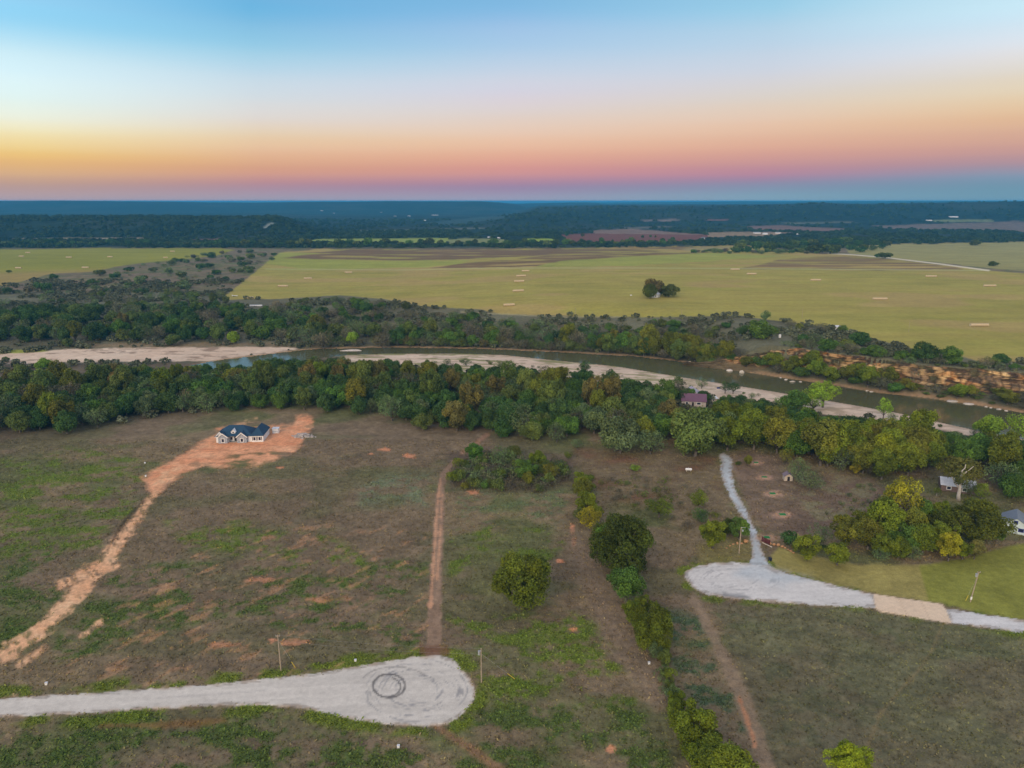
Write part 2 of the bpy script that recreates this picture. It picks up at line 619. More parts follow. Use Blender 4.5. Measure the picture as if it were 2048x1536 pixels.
# --- the near slope: weeds and bare spots
green, green2 = A(84, 100, 40), A(70, 86, 44)
for poly, k, gcol in [
    ([(0, 925), (120, 900), (260, 905), (300, 940), (270, 1010), (200, 1090), (60, 1120), (0, 1120)], 0.35, green),
    ([(0, 1120), (130, 1100), (170, 1150), (60, 1270), (0, 1290)], 0.30, green2),
    ([(330, 1040), (430, 1040), (640, 1070), (740, 1110), (700, 1170), (560, 1140), (350, 1090)], 0.36, green),
    ([(210, 1150), (330, 1130), (420, 1180), (420, 1240), (230, 1290), (160, 1330), (80, 1330)], 0.30, green2),
    ([(360, 1130), (560, 1110), (700, 1180), (760, 1230), (600, 1260), (380, 1230)], 0.22, green2),
    ([(640, 1140), (860, 1120), (860, 1290), (780, 1310), (640, 1290)], 0.22, green2),
    ([(900, 1060), (1060, 1040), (1140, 1080), (1100, 1130), (980, 1110), (900, 1150)], 0.26, green),
    ([(890, 1230), (1000, 1225), (1180, 1230), (1230, 1290), (1260, 1400), (1200, 1440), (1100, 1390), (1000, 1420), (950, 1330), (890, 1290)], 0.42, green),
    ([(960, 1420), (1250, 1400), (1330, 1460), (1350, 1560), (880, 1560)], 0.28, green2),
    ([(0, 1440), (600, 1425), (860, 1465), (880, 1560), (0, 1560)], 0.34, green2),
    ([(1420, 1200), (1900, 1250), (2048, 1280), (2048, 1330), (1600, 1300), (1450, 1270)], 0.3, green2),
    ([(1330, 1220), (1400, 1230), (1450, 1330), (1490, 1460), (1400, 1440), (1340, 1330)], 0.42, A(64, 82, 62)),
    ([(1520, 1320), (1800, 1300), (1850, 1560), (1550, 1560)], 0.3, A(70, 80, 52)),
    ([(700, 960), (860, 950), (850, 1010), (720, 1010)], 0.3, A(96, 104, 84)),
    ([(920, 980), (1130, 975), (1130, 1050), (900, 1050)], 0.36, A(88, 98, 72)),
]:
    idx, m, sd = region(poly, 14, 16, 9, 21)
    n = fbm(X[idx] / 8.5, Y[idx] / 5.5, 77, 4)
    n2 = fbm(X[idx] / 1.5, Y[idx] / 1.3, 78, 3)
    m = m * sstep(0.56 - k * 0.45, 0.86 - k * 0.45, n + 0.45 * (n2 - 0.5)) * (0.35 + 0.8 * n2)
    blend(C, idx, np.clip(m * 1.25, 0, 1) * 0.92, gcol)
# greener weed verges along the roads
LROAD_P = [(-700, 1440), (0, 1397), (150, 1388), (300, 1378), (450, 1366), (560, 1355), (640, 1345), (700, 1335), (760, 1325), (820, 1315), (880, 1311), (905, 1318),
           (930, 1345), (945, 1365), (951, 1385), (945, 1408), (920, 1432), (895, 1447), (850, 1453), (790, 1450), (720, 1441), (660, 1428), (600, 1415), (520, 1410),
           (450, 1411), (300, 1418), (150, 1428), (0, 1434), (-700, 1484)]
RROAD_P = [(1369, 1153), (1368, 1146), (1374, 1141), (1390, 1133), (1432, 1126), (1463, 1125), (1498, 1127), (1530, 1130), (1550, 1140), (1600, 1153), (1650, 1165), (1700, 1178),
           (1747, 1188), (1751, 1216), (1697, 1214), (1592, 1208), (1488, 1200), (1418, 1190), (1383, 1174)]
RROAD2_P = [(1890, 1217), (2048, 1241), (2800, 1362), (2800, 1405), (2048, 1267), (1902, 1246)]
DRIVE_P = [(1498, 1128), (1505, 1112), (1501, 1077), (1491, 1049), (1481, 1028), (1463, 1000), (1448, 968), (1442, 945), (1440, 933), (1444, 925), (1437, 910), (1447, 905),
           (1461, 915), (1466, 923), (1463, 945), (1469, 976), (1491, 1017), (1512, 1062), (1522, 1096), (1536, 1127), (1552, 1141), (1530, 1132)]
APRON_P = [(1747, 1188), (1884, 1208), (1892, 1219), (1903, 1248), (1760, 1222), (1751, 1216)]
for poly, wd in ((LROAD_P, 30), (RROAD_P + RROAD2_P[:0], 16), (APRON_P, 14), (RROAD2_P, 14)):
    idx, _, sd = region(poly)
    n = fbm(X[idx] / 5, Y[idx] / 4, 91, 4)
    m = sstep(-wd, -wd * 0.4, sd + 26 * (n - 0.5)) * sstep(0.35, 0.55, n)
    blend(C, idx, m * 0.85, A(88, 102, 36))
    blend(C, idx, sstep(-6, -1, sd) * sstep(0.4, 0.6, 1 - n) * 0.7, A(112, 96, 80))
# bare red spots left of the two-track
idx, m, sd = region([(150, 1290), (430, 1040), (860, 1060), (860, 1330), (560, 1350), (150, 1380), (0, 1390), (0, 1330)], 20, 10)
n = fbm((X[idx] - 0.8 * Y[idx]) / 3.0, (Y[idx] + 0.5 * X[idx]) / 6.5, 131, 4)
blend(C, idx, m * sstep(0.6, 0.76, n + 0.12 * (fbm(X[idx] / 1.4, Y[idx] / 1.2, 132, 3) - 0.5)) * 0.4, A(170, 128, 98))
for px, py, w, h in [(770, 900, 12, 3), (818, 912, 12, 4), (742, 908, 6, 2), (945, 985, 12, 4), (1118, 1122, 9, 4), (1148, 1085, 4, 12), (1145, 1060, 4, 10), (1147, 1258, 7, 4), (1222, 1497, 9, 7),
                     (560, 935, 8, 2), (640, 1200, 26, 5), (520, 1160, 26, 5), (590, 1285, 30, 6), (440, 1290, 30, 6), (545, 1281, 10, 5)]:
    idx = in_box(px - 3 * w, py - 3 * h, px + 3 * w, py + 3 * h)
    q = np.hypot((PX[idx] - px) / w, (PY[idx] - py) / h) + 1.6 * (fbm(X[idx] / 1.8, Y[idx] / 1.2, 45, 3) - 0.5)
    blend(C, idx, sstep(1.4, 0.5, q) * (0.5 if w > 20 else 0.8), A(186, 128, 100))

# --- right side: yard, lawn, rusty weeds, mown band by the hedgerow
idx, m, sd = region([(1455, 905), (1500, 898), (1560, 915), (1640, 955), (1740, 955), (1800, 1000), (1790, 1060), (1640, 1072), (1530, 1064), (1485, 1000)], 10, 8)
blend(C, idx, m * 0.85, A(122, 104, 92) * 1.0)
C[idx] *= (1 - 0.25 * m * (1 - 2 * (F2[idx] - 0.5)))[:, None]
idx, m, sd = region([(1570, 930), (1740, 960), (1780, 1010), (1770, 1060), (1640, 1075), (1600, 1020)], 20, 14)
blend(C, idx, m * 0.7 * sstep(0.42, 0.6, F2[idx]), A(106, 104, 80))
LAWN_P = [(1540, 1120), (1556, 1092), (1620, 1112), (1720, 1128), (1850, 1130), (1960, 1110), (2048, 1085), (2800, 930), (2800, 1358), (2048, 1238), (1900, 1212), (1884, 1205), (1747, 1185), (1700, 1175), (1650, 1162), (1600, 1150), (1552, 1138)]
idx, m, sd = region(LAWN_P, 4, 5)
g1, g2 = A(128, 120, 72), A(114, 116, 54)
gm = sstep(-2, 2, (PX[idx] - 1838) - (PY[idx] - 1130) * 0.27)[:, None]
lawn = (g1 * (1 - gm) + g2 * gm) * (0.82 + 0.36 * F[idx])[:, None] * (0.85 + 0.3 * F2[idx])[:, None]
C[idx] = C[idx] * (1 - m[:, None]) + lawn * m[:, None]
CLS[idx[m > 0.5]] = LAWN
idx, m, sd = region([(1395, 1090), (1440, 1070), (1500, 1080), (1506, 1112), (1496, 1124), (1400, 1125)], 8, 6)
blend(C, idx, m * 0.8, A(112, 104, 70))
idx, m, sd = region([(1150, 900), (1430, 915), (1455, 990), (1440, 1040), (1340, 1010), (1210, 1000)], 20, 14)
blend(C, idx, m * 0.75 * sstep(0.42, 0.62, F[idx]), A(112, 80, 68))
blend(C, idx, m * 0.6 * sstep(0.55, 0.7, F2[idx]), A(84, 72, 62))
idx, m, sd = region([(890, 905), (960, 900), (1140, 920), (1150, 960), (1060, 985), (900, 975)], 14, 12)
blend(C, idx, m * 0.8, A(88, 76, 68) * 0.9)
idx, m, sd = strip([(1148, 1075, 14), (1180, 1150, 18), (1215, 1230, 28), (1260, 1300, 32), (1305, 1370, 22), (1320, 1410, 10)], 14, 14, 7)
blend(C, idx, m * 0.75, A(112, 98, 84))
# right-hand lower field, darker grey-green
idx, m, sd = region([(1420, 1205), (1760, 1225), (1905, 1250), (2140, 1290), (2140, 1600), (1560, 1600), (1500, 1400)], 14, 10)
q = A(88, 86, 68) * (0.72 + 0.56 * F2[idx])[:, None] * (0.75 + 0.5 * F[idx])[:, None] * (0.7 + 0.6 * F1[idx])[:, None]
C[idx] = C[idx] * (1 - 0.75 * m[:, None]) + q * 0.75 * m[:, None]

# --- dirt drive and house pad
PAD_P = [(285, 957), (330, 930), (372, 903), (395, 885), (425, 868), (440, 858), (480, 857), (540, 858), (585, 848), (592, 832), (606, 826), (622, 832), (627, 845), (618, 858),
         (608, 872), (600, 890), (588, 905), (560, 916), (535, 928), (495, 934), (455, 934), (420, 930), (385, 938), (352, 955), (322, 985), (305, 990)]
idx, m, sd = region(PAD_P, 6, 11, 6, 61)
n = fbm(X[idx] / 7, Y[idx] / 4, 63, 4)
n2 = fbm(X[idx] / 1.2, Y[idx] / 1.2, 64, 3)
pc = (A(202, 150, 120) * (1 - n[:, None]) + A(178, 114, 82) * n[:, None]) * (0.75 + 0.5 * n2)[:, None]
patchy = np.clip(1 - sstep(0.46, 0.62, n) * sstep(892, 908, PY[idx]) * sstep(420, 480, PX[idx]) * 0.9, 0, 1) * np.clip(1 - 0.6 * sstep(0.5, 0.62, fbm(X[idx] / 3, Y[idx] / 3, 65, 4)) * sstep(14, 2, sd), 0, 1)
mm = (m * patchy)[:, None]
C[idx] = C[idx] * (1 - mm) + pc * mm
CLS[idx[m > 0.5]] = DIRT
for line, wob in (([(-500, 1500, 22), (-80, 1340, 17), (0, 1311, 15), (60, 1278, 14), (100, 1246, 15), (150, 1190, 17), (200, 1135, 16), (230, 1095, 14), (265, 1050, 10), (300, 1000, 7.5), (330, 955, 8), (350, 940, 10)], 10),
                  ([(468, 851, 1.6), (490, 845, 2), (512, 838, 1.6)], 1.5), ([(380, 906, 2), (400, 897, 1.5), (420, 888, 1)], 1),
                  ([(120, 1172, 6), (180, 1140, 9), (235, 1132, 5)], 10), ([(40, 1330, 4), (75, 1305, 5), (90, 1290, 3)], 6), ([(160, 1272, 4), (200, 1245, 5)], 6)):
    idx, m, sd = strip(line, 5, wob, 3.2, 66)
    n2 = fbm(X[idx] / 1.0, Y[idx] / 1.0, 67, 4)
    n = fbm(X[idx] / 5, Y[idx] / 5, 68, 3)
    rut = fbm((X[idx] + 0.9 * Y[idx]) / 1.3, (Y[idx] - 0.9 * X[idx]) / 9, 69, 3)
    m = m * np.clip(1 - sstep(0.52, 0.66, rut) * sstep(9, 2, np.abs(sd - 6)) * 0.75, 0, 1) * np.clip(1 - 0.8 * sstep(0.56, 0.66, fbm(X[idx] / 3, Y[idx] / 2.4, 70, 4)) * sstep(12, 3, sd), 0, 1)
    dc = (A(204, 160, 130) * (1 - n[:, None]) + A(184, 136, 104) * n[:, None]) * (0.66 + 0.68 * n2)[:, None]
    C[idx] = C[idx] * (1 - m[:, None]) + dc * m[:, None]
    CLS[idx[m > 0.5]] = DIRT
idx, m, sd = strip([(215, 1100, 2), (240, 1055, 4), (268, 1022, 4), (290, 1000, 2)], 3, 3)      # scorched strip beside the drive
blend(C, idx, m * 0.7, A(58, 50, 40))
# --- two-track
idx, m, sd = strip([(866, 1306, 15), (868, 1260, 14), (870, 1200, 13), (872, 1140, 12), (876, 1080, 10.5), (879, 1020, 9), (881, 980, 8), (886, 955, 7), (896, 938, 5), (905, 925, 3)], 3, 4, 3)
n = fbm(X[idx] / 1.6, Y[idx] / 6, 71, 4)
u = sd / np.maximum(sd.max(), 1)
C[idx] = C[idx] * (1 - m[:, None]) + (A(122, 102, 87) * (0.75 + 0.5 * n)[:, None]) * m[:, None]
CLS[idx[m > 0.5]] = TRACK
for line in ([(861, 1215, 2.5), (866, 1140, 3.2), (870, 1080, 3), (875, 1010, 2.2), (881, 958, 1.6)], [(874, 1160, 2.2), (878, 1100, 2.4), (881, 1060, 2), (884, 990, 1.6)], [(858, 1210, 4), (862, 1208, 4)]):
    idx, m, sd = strip(line, 2.5, 3.5, 2.2, 73)
    blend(C, idx, m * 0.75, A(176, 134, 108))
idx, m, sd = strip([(846, 1301, 9), (890, 1301, 9)], 5, 4, 3)
blend(C, idx, m * 0.8, A(96, 68, 52))
idx, m, sd = strip([(925, 905, 4), (948, 890, 5), (975, 868, 4)], 3, 3, 4)
blend(C, idx, m * 0.7, A(134, 104, 88))
# --- footpaths
idx, m, sd = strip([(1388, 1196, 10), (1402, 1230, 10), (1430, 1280, 11), (1460, 1340, 12), (1486, 1400, 14), (1505, 1450, 15), (1522, 1500, 17), (1545, 1570, 20)], 6, 5, 3)
blend(C, idx, m * 0.8, A(122, 106, 90))
CLS[idx[m > 0.6]] = TRAIL
idx, m, sd = strip([(1478, 1395, 3), (1495, 1440, 4), (1510, 1490, 4)], 3, 4, 1.5)
blend(C, idx, m * 0.6, A(176, 122, 90))
idx, m, sd = strip([(1884, 1252, 2.5), (1866, 1296, 2.5), (1838, 1340, 3), (1795, 1385, 3.5), (1760, 1430, 3.5), (1735, 1490, 4)], 4, 3, 3)
blend(C, idx, m * 0.6, A(112, 100, 74))
idx, m, sd = strip([(875, 1452, 6), (910, 1478, 9), (960, 1508, 10), (1010, 1550, 12)], 6, 6, 4)
blend(C, idx, m * 0.8, A(124, 96, 76))
idx, m, sd = strip([(200, 1452, 4), (330, 1450, 6), (450, 1440, 4)], 5, 6, 4)
blend(C, idx, m * 0.6, A(110, 82, 52))
# --- caliche roads and the concrete low-water slab
for poly, cls, base in ((LROAD_P, LROAD, (178, 173, 170)), (RROAD_P, RROAD, (181, 179, 181)), (RROAD2_P, RROAD, (182, 181, 185)), (DRIVE_P, DRIVE, (162, 168, 176))):
    idx, m, sd = region(poly, 1.2, 2.2, 1.6, 81)
    n = fbm(X[idx] / 14, Y[idx] / 5, 83, 4)
    n2 = fbm(X[idx] / 0.9, Y[idx] / 0.7, 84, 3)
    rc = A(*base) * (0.86 + 0.2 * n)[:, None] * (0.93 + 0.14 * n2)[:, None]
    lane = fbm((Y[idx] - 0.09 * X[idx]) / 0.9, X[idx] / 26, 86, 4) if cls != DRIVE else fbm((X[idx] + 0.3 * Y[idx]) / 0.8, Y[idx] / 22, 86, 4)
    rc = rc * (0.86 + 0.26 * lane)[:, None]
    rim = sstep(3.2, 1.6, np.abs(sd - 3.4)) * sstep(0.47, 0.58, fbm(X[idx] / 3.2, Y[idx] / 1.2, 87, 3))
    rc = rc * (1 - 0.5 * rim[:, None]) + A(96, 84, 76) * 0.5 * rim[:, None]
    edge = sstep(7, 1, sd) * sstep(0.42, 0.6, fbm(X[idx] / 2.5, Y[idx] / 2.0, 85, 3))
    rc = rc * (1 - 0.55 * edge[:, None]) + A(150, 128, 108) * 0.55 * edge[:, None]
    C[idx] = C[idx] * (1 - m[:, None]) + rc * m[:, None]
    CLS[idx[m > 0.5]] = cls
# graded arcs on the two turning circles
for cx, cy_, rx, ry, box, dirn in ((835, 1382, 112, 66, (640, 1312, 950, 1452), 1), (1470, 1160, 100, 34, (1370, 1125, 1640, 1200), -1)):
    idx = in_box(*box)
    q = np.hypot((PX[idx] - cx) / rx, (PY[idx] - cy_) / ry)
    ang = np.arctan2((PY[idx] - cy_) / ry, (PX[idx] - cx) / rx)
    st = vnoise(q * 26, ang * 2.2 + 40, 88) * 0.6 + vnoise(q * 55, ang * 4 + 9, 89) * 0.4
    m = sstep(0.56, 0.8, st) * sstep(0.2, 0.45, q) * sstep(1.02, 0.9, q) * (CLS[idx] > 0) * (0.75 if dirn > 0 else 0.5)
    blend(C, idx, m, A(120, 120, 126))
# tyre rings left by a spinning car
for cx, cy_, rx, ry, a0, a1, w, k in ((778, 1372, 32, 23.5, 0, 6.3, 2.2, 0.95), (777, 1374, 24, 19, -1.3, 1.6, 1.8, 0.9), (790, 1366, 66, 32, 3.4, 5.9, 1.5, 0.5)):
    idx = in_box(cx - rx - 20, cy_ - ry - 20, cx + rx + 20, cy_ + ry + 20)
    dx, dy = (PX[idx] - cx) / rx, (PY[idx] - cy_) / ry
    q = np.abs(np.hypot(dx, dy) - 1) * (rx + ry) / 2
    ang = np.arctan2(dy, dx)
    an = np.mod(ang - a0, 2 * math.pi)
    m = sstep(w + 0.8, w - 0.8, q) * (an <= (a1 - a0)) * (0.6 + 0.4 * fbm(X[idx] / 1.1, Y[idx] / 1.1, 90, 2)) * (CLS[idx] == LROAD)
    blend(C, idx, m * k, A(66, 65, 68))
idx, m, sd = strip([(318, 1396, 1.2), (450, 1388, 1.4), (540, 1380, 1)], 2, 2, 3)
blend(C, idx, m * 0.25, A(120, 118, 122))
idx, m, sd = region([(1545, 1140), (1535, 1132), (1500, 1126), (1470, 1150), (1560, 1165), (1620, 1160)], 16, 10, 4)
blend(C, idx, m * 0.5 * (CLS[idx] > 0), A(150, 164, 178))
idx, m, sd = strip([(1448, 1190, 3), (1480, 1193, 4), (1500, 1196, 2)], 2, 2, 2)
blend(C, idx, m * 0.7, A(110, 112, 118))
idx, m, sd = region(APRON_P, 0.9)
n = fbm(X[idx] / 9, Y[idx] / 5, 95, 3)
ac = (A(194, 177, 160) * (1 - n[:, None]) + A(184, 162, 142) * n[:, None])
C[idx] = C[idx] * (1 - m[:, None]) + ac * m[:, None]
CLS[idx[m > 0.5]] = APRON
for line in ([(1797, 1196, 0.8), (1815, 1232, 0.8)], [(1842, 1202, 0.7), (1860, 1240, 0.7)]):
    idx, m, sd = strip(line, 0.9)
    blend(C, idx, m * 0.5 * (CLS[idx] == APRON), A(150, 128, 108))
# sandy rings round the practice mats
MATS = [(1512, 926, 1.0), (1529, 955, 1.1), (1545, 988, 1.3), (1565, 1030, 1.45), (1533, 1076, 1.45)]
for px, py, s in MATS:
    w, h = 14 * s, 4.6 * s
    idx = in_box(px - 4 * w, py - 4 * h, px + 4 * w, py + 4 * h)
    q = np.hypot((PX[idx] - px) / w, (PY[idx] - py) / h) + 0.9 * (fbm(X[idx] / 1.2, Y[idx] / 1.2, 46, 3) - 0.5)
    blend(C, idx, sstep(1.6, 0.5, q) * 0.75, A(160, 130, 114))

# --- river land
land = Y < np.interp(X, FAR[:, 0], FAR[:, 1])
yn_g, yf_g = np.interp(X, NEAR[:, 0], NEAR[:, 1]), np.interp(X, FAR[:, 0], FAR[:, 1])
s_g, t_g = yn_g - Y, Y - yf_g
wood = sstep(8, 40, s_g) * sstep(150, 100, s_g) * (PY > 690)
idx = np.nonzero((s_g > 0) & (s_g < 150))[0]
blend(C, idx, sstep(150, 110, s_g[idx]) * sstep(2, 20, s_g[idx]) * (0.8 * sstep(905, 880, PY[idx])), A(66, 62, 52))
idx = np.nonzero((s_g <= 1.5) & (t_g <= 1.5))[0]
blend(C, idx, np.ones(len(idx)), A(92, 84, 66))
# wooded far bank, scrub and grassland between it and the fields
idx = np.nonzero((t_g > 0) & (t_g < 420))[0]
q = np.ones(len(idx))
fb = A(88, 86, 70) * (0.65 + 0.7 * F[idx])[:, None] * (0.8 + 0.4 * F3[idx])[:, None]
C[idx] = fb
blend(C, idx, sstep(0.5, 0.64, F3[idx]) * 0.3, A(96, 98, 82))
blend(C, idx, sstep(6, 0, t_g[idx] - 3 * F2[idx]) * 0.6, A(160, 126, 98))
# sandbars
SW = [(-200, 728), (0, 728), (60, 726), (200, 724), (330, 722), (420, 722), (480, 713), (540, 707), (606, 697), (560, 694), (500, 693.5), (350, 694), (200, 697), (130, 699), (60, 705), (-200, 716)]
SE = [(690, 711), (770, 706), (923, 706), (1009, 709), (1077, 716), (1145, 723), (1231, 731), (1327, 747), (1382, 756), (1485, 772), (1560, 784), (1649, 799), (1731, 813), (1802, 826),
      (1874, 842), (1963, 862), (2048, 877), (2150, 900), (2150, 925), (2048, 894), (1874, 858), (1731, 838), (1560, 818), (1416, 794), (1300, 778), (1150, 762), (1000, 750), (850, 740), (690, 732)]
for poly, cls in ((SW, SANDW), (SE, SANDE)):
    idx, m, sd = region(poly, 1.2, 2.0, 6, 101)
    n = fbm(X[idx] / 22, Y[idx] / 12, 103, 4)
    sc_ = (A(190, 174, 160) * (1 - n[:, None]) + A(172, 150, 134) * n[:, None]) * (0.88 + 0.24 * F2[idx])[:, None]
    C[idx] = C[idx] * (1 - m[:, None]) + sc_ * m[:, None]
    if cls == SANDE:
        wet = sstep(7, 0, s_g[idx] - 3 * F2[idx])
        blend(C, idx, m * wet * 0.5, A(120, 102, 88))
        v3 = fbm(X[idx] / 7, Y[idx] / 5, 107, 4)
        blend(C, idx, m * sstep(0.58, 0.66, v3) * 0.55, A(128, 112, 92))
        v = fbm((X[idx] - 0.2 * Y[idx]) / 22, (Y[idx] + 0.15 * X[idx]) / 4.5, 105, 4)
        blend(C, idx, m * sstep(0.50, 0.58, v) * sstep(1480, 1250, PX[idx]) * 0.85, A(112, 112, 72))
    else:
        v = fbm(X[idx] / 12, Y[idx] / 4, 106, 4)
        blend(C, idx, m * sstep(0.62, 0.68, v) * 0.7, A(110, 92, 80))
    CLS[idx[m > 0.5]] = cls
idx, m, sd = region([(-60, 700), (85, 699), (95, 703), (40, 706), (-60, 708)], 1.5, 1.5)
blend(C, idx, m * 0.9, A(134, 140, 62))
idx, m, sd = region([(-100, 730), (200, 727), (420, 726), (600, 716), (680, 712), (640, 722), (400, 745), (200, 752), (-100, 760)], 3, 3)
blend(C, idx, m * 0.8, A(88, 78, 68))
idx, m, sd = region([(120, 690), (300, 684), (620, 686), (640, 694), (500, 692), (200, 696)], 3, 3)
blend(C, idx, m * 0.6, A(124, 106, 84))

# --- hay fields, ploughed ground and far pastures
HAY = [(440, 600), (470, 577), (515, 540), (530, 527), (560, 505), (640, 498), (900, 500), (1200, 496), (1500, 492), (1640, 508), (1690, 508), (1980, 541), (2200, 560), (2200, 735), (2048, 722),
       (1960, 724), (1900, 706), (1810, 694), (1760, 680), (1700, 665), (1640, 652), (1540, 640), (1480, 632), (1300, 634), (1120, 632), (1000, 628), (960, 618), (840, 612), (770, 598), (680, 590), (560, 598)]
idx, m, sd = region(HAY, 0.9, 2.0, 22, 111)
fn = fbm(X[idx] / 160, Y[idx] / 25, 113, 4)
fn2 = fbm(X[idx] / 40, Y[idx] / 9, 114, 4)
hc = A(142, 129, 70) * (1 - fn[:, None]) + A(126, 124, 58) * fn[:, None]
hc = hc * (0.86 + 0.28 * fn2)[:, None]
rw = sstep(0.55, 0.7, fbm(X[idx] / 120, Y[idx] / 60, 115, 3))[:, None]
hc = hc * (1 - 0.5 * rw) + A(150, 126, 86) * 0.5 * rw
C[idx] = C[idx] * (1 - m[:, None]) + hc * m[:, None]
CLS[idx[m > 0.5]] = FIELD
HAYW = [(-300, 504), (0, 499), (200, 497), (440, 497), (470, 500), (430, 512), (330, 522), (250, 530), (180, 544), (100, 548), (0, 574), (-300, 590)]
idx, m, sd = region(HAYW, 1.0, 1.5, 30, 117)
fn = fbm(X[idx] / 200, Y[idx] / 40, 118, 3)
hc = (A(126, 124, 46) * (1 - fn[:, None]) + A(112, 114, 40) * fn[:, None])
dry = sstep(538, 552, PY[idx] + 0.03 * PX[idx])[:, None]
hc = hc * (1 - dry) + A(132, 116, 66) * dry
C[idx] = C[idx] * (1 - m[:, None]) + hc * m[:, None]
CLS[idx[m > 0.5]] = FIELDW
for poly, colr, k, cls in [
    ([(700, 500), (1000, 499), (1350, 495), (1500, 493), (1390, 500), (1180, 509), (1050, 512), (960, 517), (800, 521), (560, 516), (600, 506)], (100, 80, 58), 0.95, PLOUGH),
    ([(860, 535), (960, 523), (1100, 511), (1300, 506), (1420, 505), (1240, 514), (1150, 522), (1100, 533), (900, 536)], (102, 82, 56), 0.95, PLOUGH),
    ([(530, 527), (560, 505), (640, 506), (560, 517), (640, 520), (800, 522), (950, 520), (900, 530), (850, 536), (600, 538)], (126, 134, 58), 0.75, FIELD),
    ([(1060, 535), (1120, 522), (1250, 514), (1420, 506), (1550, 512), (1420, 522), (1250, 532)], (128, 134, 60), 0.8, FIELD),
    ([(1480, 537), (1540, 525), (1560, 518), (1660, 511), (1720, 512), (1860, 528), (1925, 538), (1700, 540)], (104, 84, 62), 0.85, PLOUGH),
    ([(1690, 495), (1780, 488), (1860, 488), (2200, 482), (2200, 548), (1990, 538), (1900, 528), (1700, 508)], (132, 128, 80), 0.9, MEADOW),
    ([(1350, 497), (1420, 494), (1510, 494), (1500, 500), (1380, 502)], (134, 124, 84), 0.8, FIELD),
]:
    idx, m, sd = region(poly, 1.2, 2.5, 30, 121)
    v = fbm(X[idx] / 110, Y[idx] / 30, 123, 4)
    kk = m * k * (sstep(0.72, 0.55, v) if cls == PLOUGH else 1)
    blend(C, idx, kk, A(*colr))
    C[idx] *= (1 + m * 0.3 * (fbm(X[idx] / 60, Y[idx] / 14, 125, 4) - 0.5))[:, None]
    if cls != FIELD:
        CLS[idx[m > 0.5]] = cls
for line, colr, k in [([(530, 538, 0.7), (800, 540, 0.7), (1000, 536, 0.7), (1300, 536, 0.7), (1480, 537, 0.8), (1980, 541, 0.8)], (150, 152, 110), 0.7),
                      ([(1655, 507, 0.9), (1700, 509, 0.9), (1780, 516, 1.0), (1880, 528, 1.2), (1978, 541, 1.5)], (186, 178, 160), 0.9),
                      ([(920, 624, 1), (1000, 628, 1), (1120, 634, 1), (1250, 634, 0.8)], (142, 134, 104), 0.7),
                      ([(1674, 660, 2), (1700, 664, 2.6), (1716, 667, 2)], (170, 178, 172), 0.9)]:
    idx, m, sd = strip(line, 0.7)
    blend(C, idx, m * k, A(*colr))
# woodland floor and crowns of the far country
FAR_OPEN = [([(526, 457), (536, 448), (545, 446), (547, 448), (538, 452), (531, 458)], (120, 130, 130)), ([(860, 458), (960, 455), (980, 458), (880, 461)], (92, 96, 84)), ([(700, 462), (820, 459), (830, 462), (720, 465)], (84, 92, 78)),
    ([(1560, 446), (1700, 443), (1720, 446), (1580, 449)], (88, 92, 80)), ([(1240, 456), (1330, 452), (1350, 455), (1260, 459)], (96, 92, 80)),  # pale and red patches between the far woods (px outlines, colour)
    ([(600, 482), (640, 479), (900, 477), (890, 487), (700, 488), (620, 486)], (136, 150, 70)),
    ([(895, 480), (930, 477), (1010, 479), (1010, 490), (900, 490)], (126, 132, 84)),
    ([(1045, 479), (1105, 478), (1122, 487), (1050, 487)], (142, 162, 62)),
    ([(1120, 470), (1200, 466), (1350, 466), (1420, 470), (1430, 478), (1350, 487), (1230, 488), (1130, 486)], (112, 70, 58)),
    ([(1180, 462), (1260, 458), (1350, 465), (1420, 470), (1300, 468), (1190, 467)], (126, 104, 92)),
    ([(1410, 466), (1520, 464), (1580, 466), (1540, 474), (1420, 477)], (142, 122, 98)),
    ([(1480, 454), (1560, 451), (1690, 458), (1690, 463), (1600, 464), (1520, 460)], (118, 94, 86)),
    ([(1740, 452), (1860, 448), (2200, 438), (2200, 468), (2048, 466), (1940, 461), (1800, 460)], (112, 98, 90)),
    ([(1850, 441), (1980, 438), (1990, 444), (1880, 445)], (110, 120, 84)),
    ([(0, 479), (60, 477), (300, 476), (310, 480), (100, 481)], (130, 122, 108)),
    ([(370, 480), (440, 478), (440, 483), (380, 484)], (120, 92, 86)),
    ([(1280, 441), (1350, 438), (1360, 442), (1290, 443)], (120, 108, 104)),
    ([(1410, 440), (1460, 439), (1455, 441), (1415, 442)], (130, 92, 88)),
    ([(380, 434), (500, 432), (570, 434), (480, 436)], (96, 108, 112)),
    ([(850, 446), (960, 434), (1040, 432), (900, 452)], (52, 72, 72)),
]
idx = np.nonzero((PY < 500) & (CLS == GROUND) & (Y > 1300))[0]
v = fbm(X[idx] / 45, Y[idx] / 45, 141, 4)
v2 = fbm(X[idx] / 400, Y[idx] / 250, 142, 3)
wd_ = np.array([0.016, 0.032, 0.020])[None] * (0.5 + 1.0 * v)[:, None] * (0.7 + 0.6 * v2)[:, None]
wd_ = wd_ * (1 - 0.25 * sstep(0.55, 0.66, v2)[:, None]) + np.array([0.06, 0.062, 0.05]) * 0.25 * sstep(0.55, 0.66, v2)[:, None]
mix_ = sstep(500, 494, PY[idx])[:, None]
C[idx] = C[idx] * (1 - mix_) + wd_ * mix_
forest = np.zeros(len(X))
forest[idx] = mix_[:, 0]
for poly, colr in FAR_OPEN:
    idx, m, sd = region(poly, 0.7, 1.2, 60, 143)
    blend(C, idx, m * 0.9, A(*colr) * 0.8)
    forest[idx] *= 1 - m
